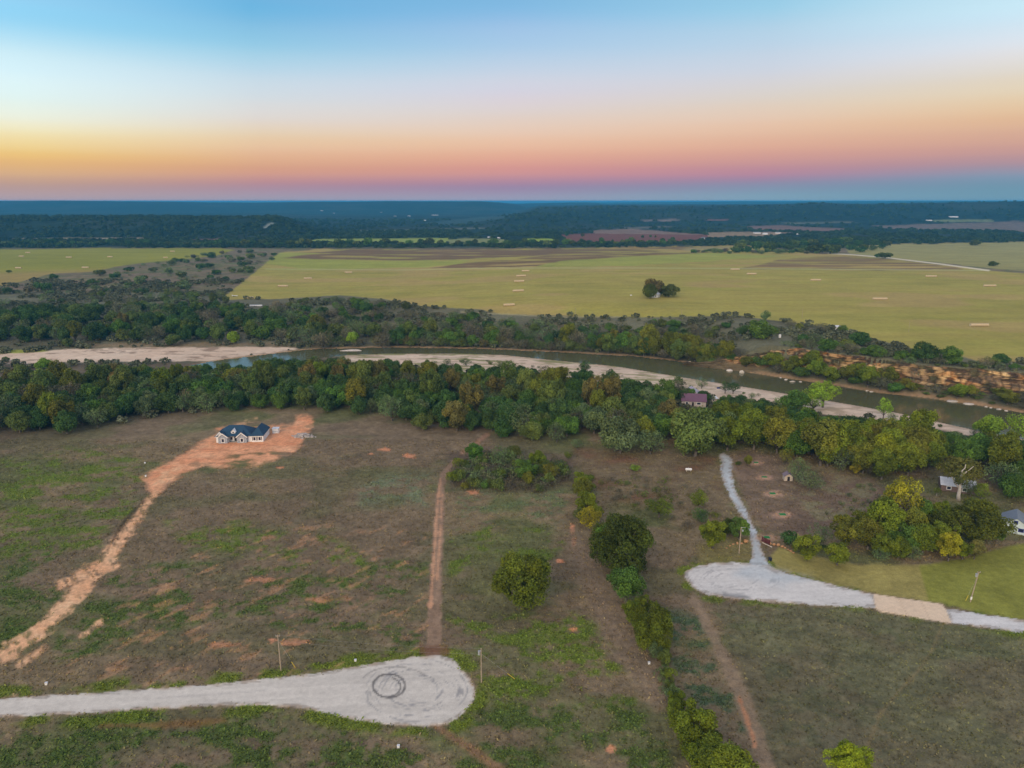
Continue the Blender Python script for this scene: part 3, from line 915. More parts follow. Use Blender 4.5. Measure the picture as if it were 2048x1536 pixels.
Z = Z + forest * (1 - 0.0) * np.where(Y > 3000, 3.5, 5) * (fbm(X / 14, Y / 14, 151, 2) * 0.9 + 0.6 * fbm(X / np.maximum(Y / 90, 14), Y / np.maximum(Y / 60, 14), 152, 2) - 0.25)
idx = np.nonzero((CLS == GROUND) & (Y > 2300))[0]
CLS[idx] = HILL
# small roughness of the near ground: tussocks, clods, wheel ruts
rough = np.where((CLS == GROUND) | (CLS == TRAIL), 0.5, np.where((CLS == DIRT) | (CLS == TRACK), 0.22, np.where(CLS == LAWN, 0.18, 0.0))) * (Y < 900)
Z = Z + rough * (fbm(X / 1.1, Y / 1.1, 161, 3) - 0.5) * 1.1 + rough * 0.7 * (fbm(X / 6, Y / 5, 162, 2) - 0.5)
Z = np.where(((CLS >= LROAD) & (CLS <= APRON)), Z + 0.06, Z)
C = np.clip(C, 0.004, 0.82)

vid = np.arange(NRT * NC).reshape(NRT, NC)
quads = np.stack([vid[:-1, :-1], vid[:-1, 1:], vid[1:, 1:], vid[1:, :-1]], -1).reshape(-1, 4)
fc = CLS[quads[:, 0]]
co_all = np.stack([X, Y, Z], 1)


def cut(name, classes, mat):
    q = quads[np.isin(fc, classes)]
    if not len(q):
        return None
    used, inv = np.unique(q, return_inverse=True)
    me = mesh_np(name, co_all[used], inv.reshape(-1, 4), True)
    at = me.attributes.new("albedo", 'FLOAT_COLOR', 'POINT')
    at.data.foreach_set("color", np.concatenate([C[used], np.ones((len(used), 1))], 1).astype(np.float32).ravel())
    return tag(obj(name, me, mat), kind='structure')


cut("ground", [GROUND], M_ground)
cut("lawn", [LAWN], M_ground)
cut("hills", [HILL], M_hill)
cut("gravel_road", [LROAD], M_road)
cut("gravel_road", [RROAD], M_road)
cut("driveway", [DRIVE], M_road)
cut("concrete_road", [APRON], M_road)
cut("dirt_road", [DIRT], M_dirt)
cut("dirt_path", [TRACK], M_dirt)
cut("footpath", [TRAIL], M_ground)
cut("sand_land", [SANDW], M_sand)
cut("sand_land", [SANDE], M_sand)
cut("hay_field", [FIELD], M_field)
cut("hay_field", [FIELDW], M_field)
cut("ploughed_field", [PLOUGH], M_field)
cut("pasture_field", [MEADOW], M_field)

# river water: one level sheet, a little wider than the bed
m, n, l, b = nodes_of("river_water")
b.inputs["Base Color"].default_value = (0.10, 0.10, 0.045, 1)
b.inputs["Roughness"].default_value = 0.12
b.inputs["IOR"].default_value = 1.33
g = n.new("ShaderNodeNewGeometry")
t1 = noise_node(n, l, 0.5, 4, 0.6, g.outputs["Position"])
bu = n.new("ShaderNodeBump")
bu.inputs["Strength"].default_value = 0.25
bu.inputs["Distance"].default_value = 0.08
l.new(t1.outputs[0], bu.inputs["Height"])
l.new(bu.outputs[0], b.inputs["Normal"])
wv = [(x, y - 2.5, WZ) for x, y in NEAR] + [(x, y + 2.5, WZ) for x, y in FAR[::-1]]
nN = len(NEAR)
xs_w = np.linspace(max(NEAR[0, 0], FAR[0, 0]), min(NEAR[-1, 0], FAR[-1, 0]), 220)
ya, yb = np.interp(xs_w, NEAR[:, 0], NEAR[:, 1]) - 2.5, np.interp(xs_w, FAR[:, 0], FAR[:, 1]) + 2.5
wco = np.concatenate([np.stack([xs_w, ya, np.full_like(xs_w, WZ)], 1), np.stack([xs_w, yb, np.full_like(xs_w, WZ)], 1)])
wf = np.array([[i, i + 1, 220 + i + 1, 220 + i] for i in range(219)])
tag(obj("river_water", mesh_np("river_water", wco, wf), m), kind='structure')

# ================================================================== layered rock bluff on the far bank
xs_c = np.arange(118, CLF[-1, 0], 0.9)
yc_c = np.interp(xs_c, CLF[:, 0], CLF[:, 1])
yw_c = np.interp(xs_c, FAR[:, 0], FAR[:, 1])
nl_ = 46
zz = np.linspace(-5.5, 13.0, nl_)
lay = rng.random(nl_)
lay = np.repeat(rng.random(nl_ // 2 + 1), 2)[:nl_]
XX, LL = np.meshgrid(xs_c, np.arange(nl_), indexing='ij')
ZZ = zz[LL]
ztop = 10.6 + 2.6 * fbm(XX / 9, XX * 0 + 3, 201, 3) - 13.0 * sstep(190, 130, XX)
ZZ = -5.5 + (ztop + 5.5) * (LL / (nl_ - 1.0))
bench = np.cumsum(np.where(rng.random(nl_) < 0.28, rng.uniform(0.5, 1.5, nl_), 0.04))        # a few deep benches, sheer between them
bench = (bench / bench[-1] * 5.0)[LL]
ci = np.floor(XX / 3.4 + 0.7 * vnoise(XX / 9, LL / 4.0, 211) + 3 * _hash(LL // 5, LL // 5, 5))
blockd = _hash(ci, LL // 5, 212)
ledge = 4.2 - bench + 1.3 * (blockd - 0.5) + 3.0 * (vnoise(XX / 15.0, ZZ / 16.0, 203) - 0.5) + 0.5 * (vnoise(XX / 1.3, LL / 1.5, 204) - 0.5)
slope = np.clip((0.5 - ZZ) / 5.5, 0, 1) ** 1.3 * np.minimum(6.0, (yc_c - yw_c)[:, None] * 0.65)
YYc = yc_c[:, None] + 0.6 - ledge - slope
YYc[:, -1] = yc_c + 3.2
ZZ[:, -1] = np.minimum(ZZ[:, -1], 11.4)
cco = np.stack([XX.ravel(), YYc.ravel(), ZZ.ravel()], 1)
vi = np.arange(len(xs_c) * nl_).reshape(len(xs_c), nl_)
cq = np.stack([vi[:-1, :-1], vi[1:, :-1], vi[1:, 1:], vi[:-1, 1:]], -1).reshape(-1, 4)
me = mesh_np("rock_bluff", cco, cq, False)
strat = rng.random(nl_)
s1 = 0.22 * strat[LL] + 0.8 * fbm(XX / 6, ZZ / 2.6 + 0.04 * XX, 205, 4) + 0.35 * (fbm(XX / 1.6, ZZ / 5, 209, 3) - 0.5)
s1 = (s1 + 0.55 * (blockd - 0.5)).ravel()
s1 = (s1 - s1.min()) / (s1.max() - s1.min())
ca, cb, cc_ = A(152, 116, 80), A(200, 168, 126), A(64, 52, 44)
w = sstep(0.5, 0.75, s1)[:, None]
v = sstep(0.52, 0.34, s1)[:, None]
cc = ca * (1 - w) + cb * w
cc = cc * (1 - v) + cc_ * v
orange = sstep(0.55, 0.7, fbm(XX / 9, ZZ / 4, 206, 3)).ravel()[:, None]
cc = cc * (1 - 0.45 * orange) + A(180, 116, 62) * 0.45 * orange
gray = sstep(0.45, 0.6, fbm(XX / 11, ZZ / 6, 207, 3)).ravel()[:, None]
cc = cc * (1 - 0.65 * gray) + A(98, 86, 74) * 0.65 * gray
moss_ = sstep(0.58, 0.66, fbm(XX / 6, ZZ / 4, 210, 3)).ravel()[:, None]
cc = cc * (1 - 0.8 * moss_) + A(66, 66, 46) * 0.8 * moss_
undercut_shade = sstep(0.60, 0.72, vnoise(XX / 7.0, LL / 1.6, 213)).ravel()[:, None] * sstep(0.35, 0.55, fbm(XX / 4, ZZ / 3, 214, 2)).ravel()[:, None]
joint_shade = (np.abs(np.diff(ci, axis=0, append=ci[-1:])) > 0).ravel()[:, None] * 0.8
dk = np.clip(undercut_shade + joint_shade, 0, 1)
cc = cc * (1 - 0.75 * dk) + A(46, 38, 32) * 0.75 * dk  # shade of undercuts and crevices painted into the rock colour
lit_ = sstep(0.68, 0.85, blockd).ravel()[:, None] * (1 - dk)  # blocks that jut out are painted brighter, as if lit
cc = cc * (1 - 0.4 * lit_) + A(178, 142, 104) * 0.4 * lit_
low = sstep(1.0, -2.5, ZZ.ravel() + 2 * fbm(XX / 5, ZZ / 3, 208, 3).ravel() - 1)[:, None]
cc = cc * (1 - low) + A(96, 84, 66) * low
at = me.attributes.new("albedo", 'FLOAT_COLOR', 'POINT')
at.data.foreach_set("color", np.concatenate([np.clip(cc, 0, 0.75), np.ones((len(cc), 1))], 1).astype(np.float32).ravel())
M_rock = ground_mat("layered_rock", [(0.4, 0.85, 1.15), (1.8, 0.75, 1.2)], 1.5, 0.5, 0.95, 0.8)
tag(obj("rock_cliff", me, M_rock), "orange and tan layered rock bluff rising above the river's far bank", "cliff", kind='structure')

# ================================================================== trees


def crown_mesh(name, seed, Rr, top, base, nl, nleaf, leaf, lobe=0.42, flat=1.0, open_=0.0, stretch=1.0):
    """many leaf clumps spread through overlapping lobes; returns mesh and lobe centres"""
    g = np.random.default_rng(seed)
    hz = (top - base) / 2
    cz = base + hz
    cs, rs = [], []
    for i in range(nl):
        for _ in range(60):
            d = g.normal(size=3)
            d /= np.linalg.norm(d)
            r = g.uniform(0.25, 1.08) ** 0.5
            lr = Rr * lobe * g.uniform(0.65, 1.2)
            c = np.array([d[0] * r * (Rr - lr * 0.75), d[1] * r * (Rr - lr * 0.75), cz + d[2] * r * max(hz - lr * 0.7 * flat, 0.1)])
            if d[2] < -0.2:
                c[:2] *= 0.85
            if all(np.linalg.norm((c - q) / np.array([1, 1, flat])) > 0.55 * (lr + s) * 0.9 for q, s in zip(cs, rs)) or _ == 59:
                cs.append(c)
                rs.append(lr)
                break
    cs, rs = np.array(cs), np.array(rs)
    share = rs ** 2 / (rs ** 2).sum()
    P, N, T = [], [], []
    for i in range(nl):
        k = int(nleaf * share[i] * 1.5) + 4
        d = g.normal(size=(k, 3))
        d /= np.linalg.norm(d, axis=1)[:, None]
        d = d[(d[:, 2] > -0.55) | (g.random(k) < 0.35)]
        k = len(d)
        rr = rs[i] * np.where(g.random(k) < 0.66, g.uniform(0.88, 1.08, k), g.uniform(0.6, 0.88, k))
        # lobes are lumpy themselves
        rr = rr * np.where(g.random(k) < 0.07, g.uniform(1.05, 1.3, k), 1.0) * (0.76 + 0.48 * vnoise(d[:, 0] * 2.6 + 9 * i, d[:, 1] * 2.6 + d[:, 2] * 3.3, seed + 3))
        p = cs[i] + d * rr[:, None] * np.array([1, 1, flat])
        keep = np.ones(k, bool)
        for j in range(nl):
            if j != i:
                keep &= np.linalg.norm((p - cs[j]) / np.array([1, 1, flat]), axis=1) > rs[j] * 0.72
        keep &= p[:, 2] > base * 0.55
        if open_:
            keep &= vnoise(p[:, 0] * 0.9 + 5, p[:, 1] * 0.9 + p[:, 2] * 1.1, seed + 8) > open_
        p, d = p[keep], d[keep]
        k = len(p)
        nrm = d + 0.75 * g.normal(size=(k, 3)) + np.array([0, 0, 0.35])
        P.append(p)
        N.append(nrm / np.linalg.norm(nrm, axis=1)[:, None])
        lobe_b, lobe_y = g.uniform(0.62, 1.35), g.random() ** 2
        T.append(np.stack([lobe_b * g.uniform(0.75, 1.25, k), np.clip(lobe_y * 0.7 + 0.3 * g.random(k), 0, 1), np.zeros(k), np.ones(k)], 1))
    P, N, T = np.concatenate(P), np.concatenate(N), np.concatenate(T)
    k = len(P)
    a = np.cross(N, g.normal(size=(k, 3)))
    a /= np.linalg.norm(a, axis=1)[:, None] + 1e-9
    b = np.cross(N, a)
    s = leaf * g.uniform(0.55, 1.25, k)[:, None]
    co = np.stack([P - a * s * 0.55, P - b * s * 0.36 + N * s * 0.12, P + a * s * 0.55 * stretch, P + b * s * 0.36 + N * s * 0.12], 1).reshape(-1, 3)
    fa = np.arange(k * 4).reshape(-1, 4)
    me = mesh_np(name, co, fa, False)
    at = me.attributes.new("tint", 'FLOAT_COLOR', 'POINT')
    at.data.foreach_set("color", np.repeat(T, 4, 0).astype(np.float32).ravel())
    me.materials.append(M_leaf)
    return me, cs, co, np.repeat(T, 4, 0)


def trunk_mesh(seed, cs, base, r0, twig=0, Rr=6, bark=None):
    g = random.Random(seed)
    mb = MB()
    fork = Vector((g.uniform(-.25, .25), g.uniform(-.25, .25), max(base * 0.9, 1.0)))
    mb.tube([(0, 0, -0.6), (0, 0, 0.15), (fork.x * .5, fork.y * .5, fork.z * .55), tuple(fork)], [r0 * 1.5, r0 * 1.1, r0 * 0.9, r0 * 0.75], 7)
    order = sorted(range(len(cs)), key=lambda i: g.random())[:7 if not twig else 10]
    for i in order:
        c = Vector(cs[i])
        mid = fork.lerp(c, 0.5) + Vector((g.uniform(-.4, .4), g.uniform(-.4, .4), g.uniform(-.2, .5)))
        mb.tube([tuple(fork), tuple(mid), tuple(c)], [r0 * 0.5, r0 * 0.3, r0 * 0.1], 5)
        for _ in range(twig):
            e = c + Vector((g.gauss(0, 1), g.gauss(0, 1), g.gauss(0.3, 0.8))).normalized() * Rr * g.uniform(0.25, 0.5)
            q = mid.lerp(c, g.uniform(0.1, 0.9))
            mb.tube([tuple(q), tuple(q.lerp(e, .5) + Vector((0, 0, .15))), tuple(e)], [r0 * 0.16, r0 * 0.1, r0 * 0.04], 3)
            for _k in range(3):
                s_ = q.lerp(e, g.uniform(.3, .9))
                e2 = s_ + Vector((g.gauss(0, 1), g.gauss(0, 1), g.gauss(0.4, 0.8))).normalized() * Rr * g.uniform(0.12, 0.26)
                mb.tube([tuple(s_), tuple(e2)], [r0 * 0.07, r0 * 0.025], 3)
    me = mb.mesh("trunk", True)
    me.materials.append(bark or M_bark)
    return me


PROTO = {}


def proto(kind, nvar, **kw):
    L = []
    for v in range(nvar):
        sd_ = zlib_seed(kind) + v * 17
        tw = kw.get('twig', 0)
        k2 = {k: x for k, x in kw.items() if k not in ('twig', 'r0', 'bark')}
        Rr = k2['Rr']
        me, cs, co, T = crown_mesh("crown", sd_, **k2)
        tr = trunk_mesh(sd_, cs, k2['base'], kw.get('r0', 0.35), tw, Rr, kw.get('bark'))
        L.append((me, tr, Rr, k2['top'], co, T))
    PROTO[kind] = L


def zlib_seed(s):
    return sum((i + 1) * ord(c) for i, c in enumerate(s)) % 100000


proto('hero', 3, Rr=6.0, top=12.5, base=1.0, nl=24, nleaf=16000, leaf=0.40, lobe=0.29, flat=1.15, open_=0.27, r0=0.45)
proto('oak', 6, Rr=6.0, top=9.2, base=0.8, nl=15, nleaf=5200, leaf=0.58, lobe=0.35, flat=0.9, r0=0.4)
proto('pecan', 5, Rr=5.2, top=12.5, base=1.5, nl=17, nleaf=5800, leaf=0.55, lobe=0.32, flat=1.2, open_=0.18, r0=0.38)
proto('airy', 4, Rr=5.2, top=12.0, base=2.5, nl=16, nleaf=2600, leaf=0.52, lobe=0.36, open_=0.33, r0=0.36, twig=2)
proto('bare', 5, Rr=5.0, top=8.0, base=0.9, nl=14, nleaf=1700, leaf=0.42, lobe=0.42, open_=0.3, r0=0.28, twig=4)
proto('shrub', 5, Rr=2.2, top=2.9, base=0.15, nl=10, nleaf=900, leaf=0.34, lobe=0.42, flat=0.85, r0=0.1)
proto('brush', 4, Rr=2.2, top=2.3, base=0.1, nl=9, nleaf=520, leaf=0.3, lobe=0.46, open_=0.35, r0=0.07, twig=2)
proto('far', 5, Rr=6.0, top=8.6, base=0.3, nl=12, nleaf=700, leaf=1.35, lobe=0.42, flat=0.85, r0=0.4)

TINT = {
    'hedge': ((0.087, 0.116, 0.012), "olive-green"), 'citrus': ((0.207, 0.262, 0.016), "yellow-green"),
    'dark': ((0.053, 0.111, 0.030), "dark green"), 'green': ((0.081, 0.163, 0.028), "mid green"), 'olive': ((0.131, 0.152, 0.020), "olive yellow"),
    'yellow': ((0.273, 0.268, 0.020), "yellow"), 'lime': ((0.186, 0.329, 0.030), "bright green"), 'rust': ((0.137, 0.127, 0.040), "rusty brown"),
    'silver': ((0.116, 0.178, 0.078), "silvery grey-green"), 'grey': ((0.134, 0.139, 0.090), "grey-brown"), 'moss': ((0.102, 0.150, 0.036), "moss green"),
    'deep': ((0.064, 0.090, 0.014), "very dark green"), 'golive': ((0.126, 0.177, 0.016), "yellow-green"),
}
SHAPE = {'hero': "broad", 'oak': "round", 'pecan': "tall", 'airy': "open", 'bare': "thin", 'shrub': "low", 'brush': "brushy", 'far': "round"}
NAME = {'hero': 'broadleaf_tree', 'oak': 'oak_tree', 'pecan': 'pecan_tree', 'airy': 'cottonwood_tree', 'bare': 'bare_tree', 'shrub': 'shrub', 'brush': 'dry_shrub', 'far': 'field_tree'}
CAT = {k: ('shrub' if k in ('shrub', 'brush') else 'tree') for k in NAME}
PLACED = []        # (px, py, px width, px height) of every tree, for spacing


def tree_at(p, width, kind, tint, label, group=None, hk=1.0, parts=True, bark=None):
    far_side = p[1] > np.interp(p[0], FAR[:, 0], FAR[:, 1])
    me, tr, Rr, top, _, _ = PROTO[kind][R.randrange(len(PROTO[kind]))]
    s = width / (2 * Rr)
    c = TINT[tint][0]
    j = [R.uniform(0.86, 1.16), R.uniform(0.92, 1.08)]
    colr = (c[0] * j[0] * R.uniform(0.94, 1.08), c[1] * j[0] * j[1], c[2] * j[0], 1)
    nm = NAME[kind]
    if kind == 'oak':
        nm = 'far_side_oak' if far_side and tint in ('dark', 'deep') else {'dark': 'live_oak', 'deep': 'oak_tree', 'green': 'oak_tree'}.get(tint, 'round_oak')  # one oak prototype; the name follows tint and river side, not species
    if kind == 'bare' and tint != 'grey':
        nm = 'thin_tree'  # same prototype as the bare trees, named apart by tint only
    t = thing(nm, (p[0], p[1], p[2] - 0.12), R.uniform(0, 6.28), label, CAT[kind], group)
    t.scale = (s, s, s * hk)
    o = obj("crown", me, None, t)
    o.color = colr
    if parts:
        o2 = obj("trunk", tr, None, t)
        if bark:
            o2.data = tr.copy()
            o2.data.materials[0] = bark
    return t


def tree_px(px, py, wpx, kind, tint, label, group=None, hk=1.0, hpx=None, parts=True, bark=None):
    p = onto(px, py)
    Zd = depth_at(p)
    w = wpx * Zd / FPX
    if hpx:
        top = PROTO[kind][0][3] / (2 * PROTO[kind][0][2]) * w
        hk = hpx * Zd / FPX / cp / top
    PLACED.append((px, py, wpx, hpx or wpx * 0.8 * hk))
    return tree_at(p, w, kind, tint, label, group, hk, parts, bark)


# ---- the trees one can pick out, each by hand (px, py of the foot, width, kind, tint, label, height)
HAND = [
    (1045, 1215, 134, 'hero', 'hedge', "lone broad olive-green tree in the open field right of the two-track", 116),
    (1238, 1150, 138, 'hero', 'deep', "largest dark green tree of the hedgerow in the middle of the field", 122),
    (1252, 1204, 78, 'pecan', 'green', "fresh green tree in front of the largest hedgerow tree", 74),
    (1296, 1300, 92, 'hero', 'hedge', "olive-yellow hedgerow tree below the largest dark one", 100),
    (1268, 1222, 44, 'bare', 'silver', "thin grey-green shrubby tree between two hedgerow trees", 38),
    (1312, 1322, 30, 'airy', 'silver', "small pale grey sapling under the olive hedgerow tree", 46),
    (1330, 1352, 24, 'shrub', 'moss', "small mossy shrub on the hedgerow's eroded edge", 18),
    (1347, 1405, 36, 'shrub', 'silver', "grey-green shrub above the lowest hedgerow trees", 34),
    (1382, 1498, 92, 'pecan', 'golive', "yellow-green tree second lowest in the hedgerow", 100),
    (1440, 1580, 135, 'hero', 'golive', "big yellow-green tree at the lower frame edge by the footpath", 108),
    (1372, 1480, 48, 'pecan', 'olive', "olive tree tucked against the second lowest hedgerow tree", 70),
    (1695, 1575, 92, 'hero', 'citrus', "bright yellow-green tree alone in the lower right field", 105),
    (1165, 1000, 42, 'pecan', 'olive', "olive tree at the hedgerow's top end", 46),
    (1172, 1030, 46, 'pecan', 'golive', "yellow-green tree near the hedgerow's top end", 50),
    (1178, 1062, 50, 'airy', 'yellow', "yellow thin tree above the largest hedgerow tree", 52),
    (1198, 1078, 34, 'bare', 'grey', "grey leafless tree above the largest hedgerow tree", 40),
    (950, 922, 44, 'oak', 'green', "dark round tree at the thicket's upper left corner", 34),
    (1003, 930, 50, 'bare', 'silver', "pale khaki tree in the middle of the thicket's back", 38),
    (1028, 918, 34, 'oak', 'moss', "moss green tree at the thicket's back", 30),
    (1050, 962, 52, 'pecan', 'green', "bright green tree in the thicket's centre", 46),
    (1072, 938, 38, 'oak', 'golive', "yellow-green tree behind the thicket's centre", 36),
    (1102, 962, 40, 'airy', 'olive', "open olive tree at the thicket's right", 36),
    (1056, 975, 26, 'pecan', 'olive', "slim olive tree at the thicket's front", 34),
    (915, 940, 26, 'airy', 'golive', "pale yellow-green tree at the thicket's left edge", 26),
    (905, 968, 28, 'airy', 'golive', "pale yellow-green tree beside the bend of the two-track", 28),
    (930, 978, 22, 'shrub', 'olive', "olive shrub at the thicket's lower left corner", 14),
    (970, 978, 18, 'shrub', 'green', "small green shrub at the thicket's front edge", 18),
    (1136, 920, 18, 'airy', 'golive', "small yellow-green tree right of the thicket", 20),
    (1120, 935, 24, 'airy', 'golive', "pale sapling at the thicket's right back corner", 16),
    (1154, 898, 26, 'bare', 'silver', "small grey-green tree standing before the wood right of the thicket", 22),
    (1240, 906, 96, 'oak', 'silver', "big silvery oak at the wood's front edge right of the thicket", 74),
    (1300, 908, 70, 'bare', 'silver', "silvery thin tree beside the big silvery oak", 50),
    (1390, 912, 118, 'oak', 'moss', "very wide oak beside the top of the driveway", 96),
    (1318, 1034, 62, 'airy', 'golive', "spreading pale green sapling in the rusty weeds", 44),
    (1270, 942, 26, 'airy', 'lime', "small bright green bush in the rusty weeds", 12),
    (1395, 1020, 36, 'airy', 'golive', "yellow-green thin tree left of the driveway", 46),
    (1426, 1097, 58, 'pecan', 'golive', "olive-green tree left of the stone entrance", 62),
    (1478, 1080, 42, 'pecan', 'green', "dark green tree leaning over the driveway behind the pole", 48),
    (1455, 1072, 38, 'oak', 'deep', "dark bush between the two entrance trees", 36),
    (1402, 1045, 40, 'bare', 'dark', "dark tangled bush left of the driveway", 30),
    (1495, 932, 18, 'pecan', 'olive', "small rounded olive tree beside the first turf mat", 24),
    (1476, 930, 14, 'shrub', 'moss', "low mossy shrub at the top of the driveway", 8),
    (1597, 966, 44, 'bare', 'silver', "grey-green thin tree right of the tan shed", 52),
    (1620, 978, 56, 'bare', 'silver', "grey-green bush spreading right of the tan shed", 38),
    (1572, 930, 30, 'bare', 'olive', "olive thin tree behind the tan shed", 36),
    (1710, 948, 24, 'pecan', 'yellow', "small golden tree at the yard's upper edge", 22),
    (1735, 950, 30, 'bare', 'grey', "grey-brown thin tree at the yard's upper edge", 34),
    (1580, 1090, 42, 'shrub', 'dark', "dark shrub behind the entrance boulders", 30),
    (1612, 1122, 60, 'pecan', 'golive', "yellow-green tree nearest to the right of the entrance boulders", 58),
    (1674, 1130, 50, 'pecan', 'golive', "yellow-green tree at the lawn's upper edge", 46),
    (1640, 1090, 50, 'bare', 'silver', "silvery bush behind the two yellow-green lawn trees", 44),
    (1690, 1095, 66, 'pecan', 'olive', "tall olive tree at the left of the lawn-side grove", 66),
    (1735, 1098, 60, 'pecan', 'olive', "olive tree in the front of the lawn-side grove", 66),
    (1762, 1112, 50, 'pecan', 'golive', "yellow-green tree low in the lawn-side grove", 50),
    (1795, 1118, 44, 'pecan', 'golive', "yellow-green tree at the grove's front edge", 44),
    (1826, 1120, 36, 'bare', 'silver', "pale grey bush at the grove's front edge", 28),
    (1762, 1120, 36, 'bare', 'silver', "pale grey bush under the grove's yellow-green trees", 24),
    (1800, 1048, 80, 'airy', 'yellow', "tallest golden-yellow tree above the grove", 96),
    (1770, 1040, 44, 'airy', 'golive', "thin yellow-green tree left of the tallest golden tree", 60),
    (1846, 1060, 50, 'pecan', 'green', "green tree right of the tallest golden tree", 64),
    (1845, 1105, 64, 'oak', 'golive', "dark olive round tree in the grove's right half", 60),
    (1896, 1122, 48, 'pecan', 'yellow', "golden tree in front of the big dark one", 66),
    (1925, 1118, 36, 'pecan', 'golive', "yellow-green tree right of the front golden tree", 40),
    (1948, 1118, 36, 'pecan', 'rust', "small orange-brown tree at the grove's right end", 42),
    (1946, 1090, 116, 'hero', 'hedge', "biggest olive-green tree of the lawn-side grove", 96),
    (1992, 1084, 34, 'pecan', 'green', "green tree beside the pale barn", 40),
    (1940, 992, 30, 'bare', 'silver', "thin grey tree covering the pale metal roof's right half", 34),
    (1962, 1000, 34, 'airy', 'golive', "forked yellow-green tree right of the pale metal roof", 36),
    (1645, 815, 62, 'airy', 'lime', "bright green cottonwood at the sandbar above the purple roof's right", 56),
    (1625, 825, 60, 'airy', 'lime', "second bright green cottonwood on the near river bank", 50),
    (1588, 828, 56, 'pecan', 'green', "fresh green tree left of the riverside cottonwoods", 46),
    (1562, 832, 40, 'airy', 'green', "green thin tree at the sandbar's inner edge", 40),
    (1766, 838, 32, 'airy', 'lime', "half-dead pale green tree on the sandbar", 42),
    (1972, 882, 60, 'pecan', 'lime', "bright lime tree at the river's right end", 54),
    (2036, 885, 56, 'airy', 'lime', "lime tree cut by the right frame edge at the river", 62),
    (760, 752, 34, 'airy', 'lime', "bright green tree at the middle of the sandbar", 34),
    (90, 742, 34, 'oak', 'lime', "bright green tree at the left river arm", 26),
    (12, 723, 16, 'oak', 'green', "small green bush on the left sandbar", 10),
    (1221, 760, 22, 'airy', 'dark', "lone dark tree on the pink sandbar", 22),
    (1450, 787, 26, 'airy', 'dark', "dark tree on the sandbar above the purple-roofed house", 24),
    (1466, 788, 26, 'airy', 'dark', "right one of the dark tree pair on the sandbar", 24),
    (1170, 748, 26, 'airy', 'dark', "dark thin tree at the sandbar's edge", 26),
    (346, 692, 36, 'oak', 'moss', "green bush at the far edge of the left sandbar", 24),
    (138, 694, 22, 'oak', 'moss', "small mossy bush beyond the left sandbar", 18),
    (248, 682, 30, 'oak', 'moss', "moss green tree in front of the far-bank wood at left", 24),
    (467, 688, 26, 'oak', 'lime', "bright green round tree beyond the left sandbar's tip", 26),
    (707, 692, 28, 'pecan', 'lime', "bright green tree on the far bank above the first river bend", 28),
    (648, 698, 44, 'bare', 'grey', "dark grey-brown bush overhanging the river bend", 36),
    (765, 697, 46, 'bare', 'grey', "grey-brown bush leaning over the far waterline", 34),
    (812, 810, 0, '', '', '', 0),
    (1300, 597, 36, 'oak', 'deep', "dark round tree left of the white farmhouse in the hay field", 30),
    (1308, 591, 44, 'oak', 'rust', "brownish round tree behind the white farmhouse in the hay field", 33),
    (1337, 594, 40, 'oak', 'deep', "dark wide tree right of the white farmhouse in the hay field", 24),
    (1322, 590, 24, 'oak', 'dark', "dark tree directly behind the white farmhouse in the hay field", 20),
    (1684, 668, 20, 'pecan', 'moss', "small upright tree at the hay field's edge beside the pale track", 18),
    (1720, 690, 48, 'oak', 'dark', "dark round oak on the cliff top near the pale track", 26),
    (1848, 723, 54, 'oak', 'dark', "widest dark oak on the cliff top", 38),
    (1900, 735, 50, 'oak', 'green', "green oak right of the widest cliff-top oak", 34),
    (2000, 729, 36, 'oak', 'dark', "dark oak at the cliff top's right end", 22),
    (1980, 742, 30, 'bare', 'moss', "mossy bush beside the right cliff-top oak", 20),
    (1608, 688, 30, 'oak', 'dark', "dark oak behind the green cliff-top oak", 20),
    (1520, 700, 58, 'oak', 'green', "green oak at the cliff's left end below the white box", 38),
    (1492, 672, 36, 'oak', 'dark', "dark oak beside the small far-bank pole", 22),
    (1655, 704, 44, 'oak', 'green', "green oak overhanging the orange rock", 26),
    (1630, 690, 38, 'bare', 'silver', "silvery thin tree behind the overhanging oak", 24),
    (1530, 646, 24, 'airy', 'silver', "thin grey tree at the hay field's corner", 24),
    (1580, 656, 24, 'bare', 'grey', "grey-brown bush left of the cliff-top clearing", 16),
    (1640, 664, 36, 'bare', 'grey', "grey-brown bush row at the hay field's edge", 18),
    (1598, 662, 20, 'airy', 'golive', "pale green sapling in the cliff-top clearing", 16),
    (1690, 722, 40, 'bare', 'golive', "olive bush at the brink of the orange rock", 20),
    (1752, 715, 34, 'oak', 'green', "small green oak at the brink of the bluff", 22),
    (1950, 735, 26, 'bare', 'silver', "thin grey bush on the bluff right of the green oak", 14),
    (812, 622, 18, 'oak', 'deep', "dark round tree at the hay field's lower left edge", 18),
    (1770, 517, 26, 'far', 'deep', "dark tree beside the pale road across the far field", 12),
    (1755, 515, 12, 'far', 'dark', "small tree left of the dark one by the far pale road", 8),
    (1955, 524, 0, '', '', '', 0),
    (1986, 532, 22, 'far', 'deep', "dark bush at the right end of the pale road", 9),
    (1950, 491, 24, 'far', 'deep', "dark clump in the far pasture at right", 11),
    (1660, 507, 44, 'far', 'deep', "dark wide tree where the pale road leaves the woods", 17),
    (1632, 506, 40, 'far', 'deep', "dark tree left of where the pale road leaves the woods", 17),
    (108, 560, 20, 'far', 'dark', "dark round tree in the dry corner of the left field", 12),
    (200, 551, 26, 'far', 'moss', "moss green bush at the left hay field's lower edge", 11),
    (18, 546, 10, 'far', 'moss', "small bush at the left field's lower edge", 6),
    (15, 588, 18, 'far', 'dark', "dark tree at the left frame edge beyond the wood", 14),
    (60, 587, 22, 'far', 'grey', "grey-brown bush at left beyond the wood", 14),
    (94, 583, 24, 'far', 'dark', "dark bush at left beyond the wood", 16),
]
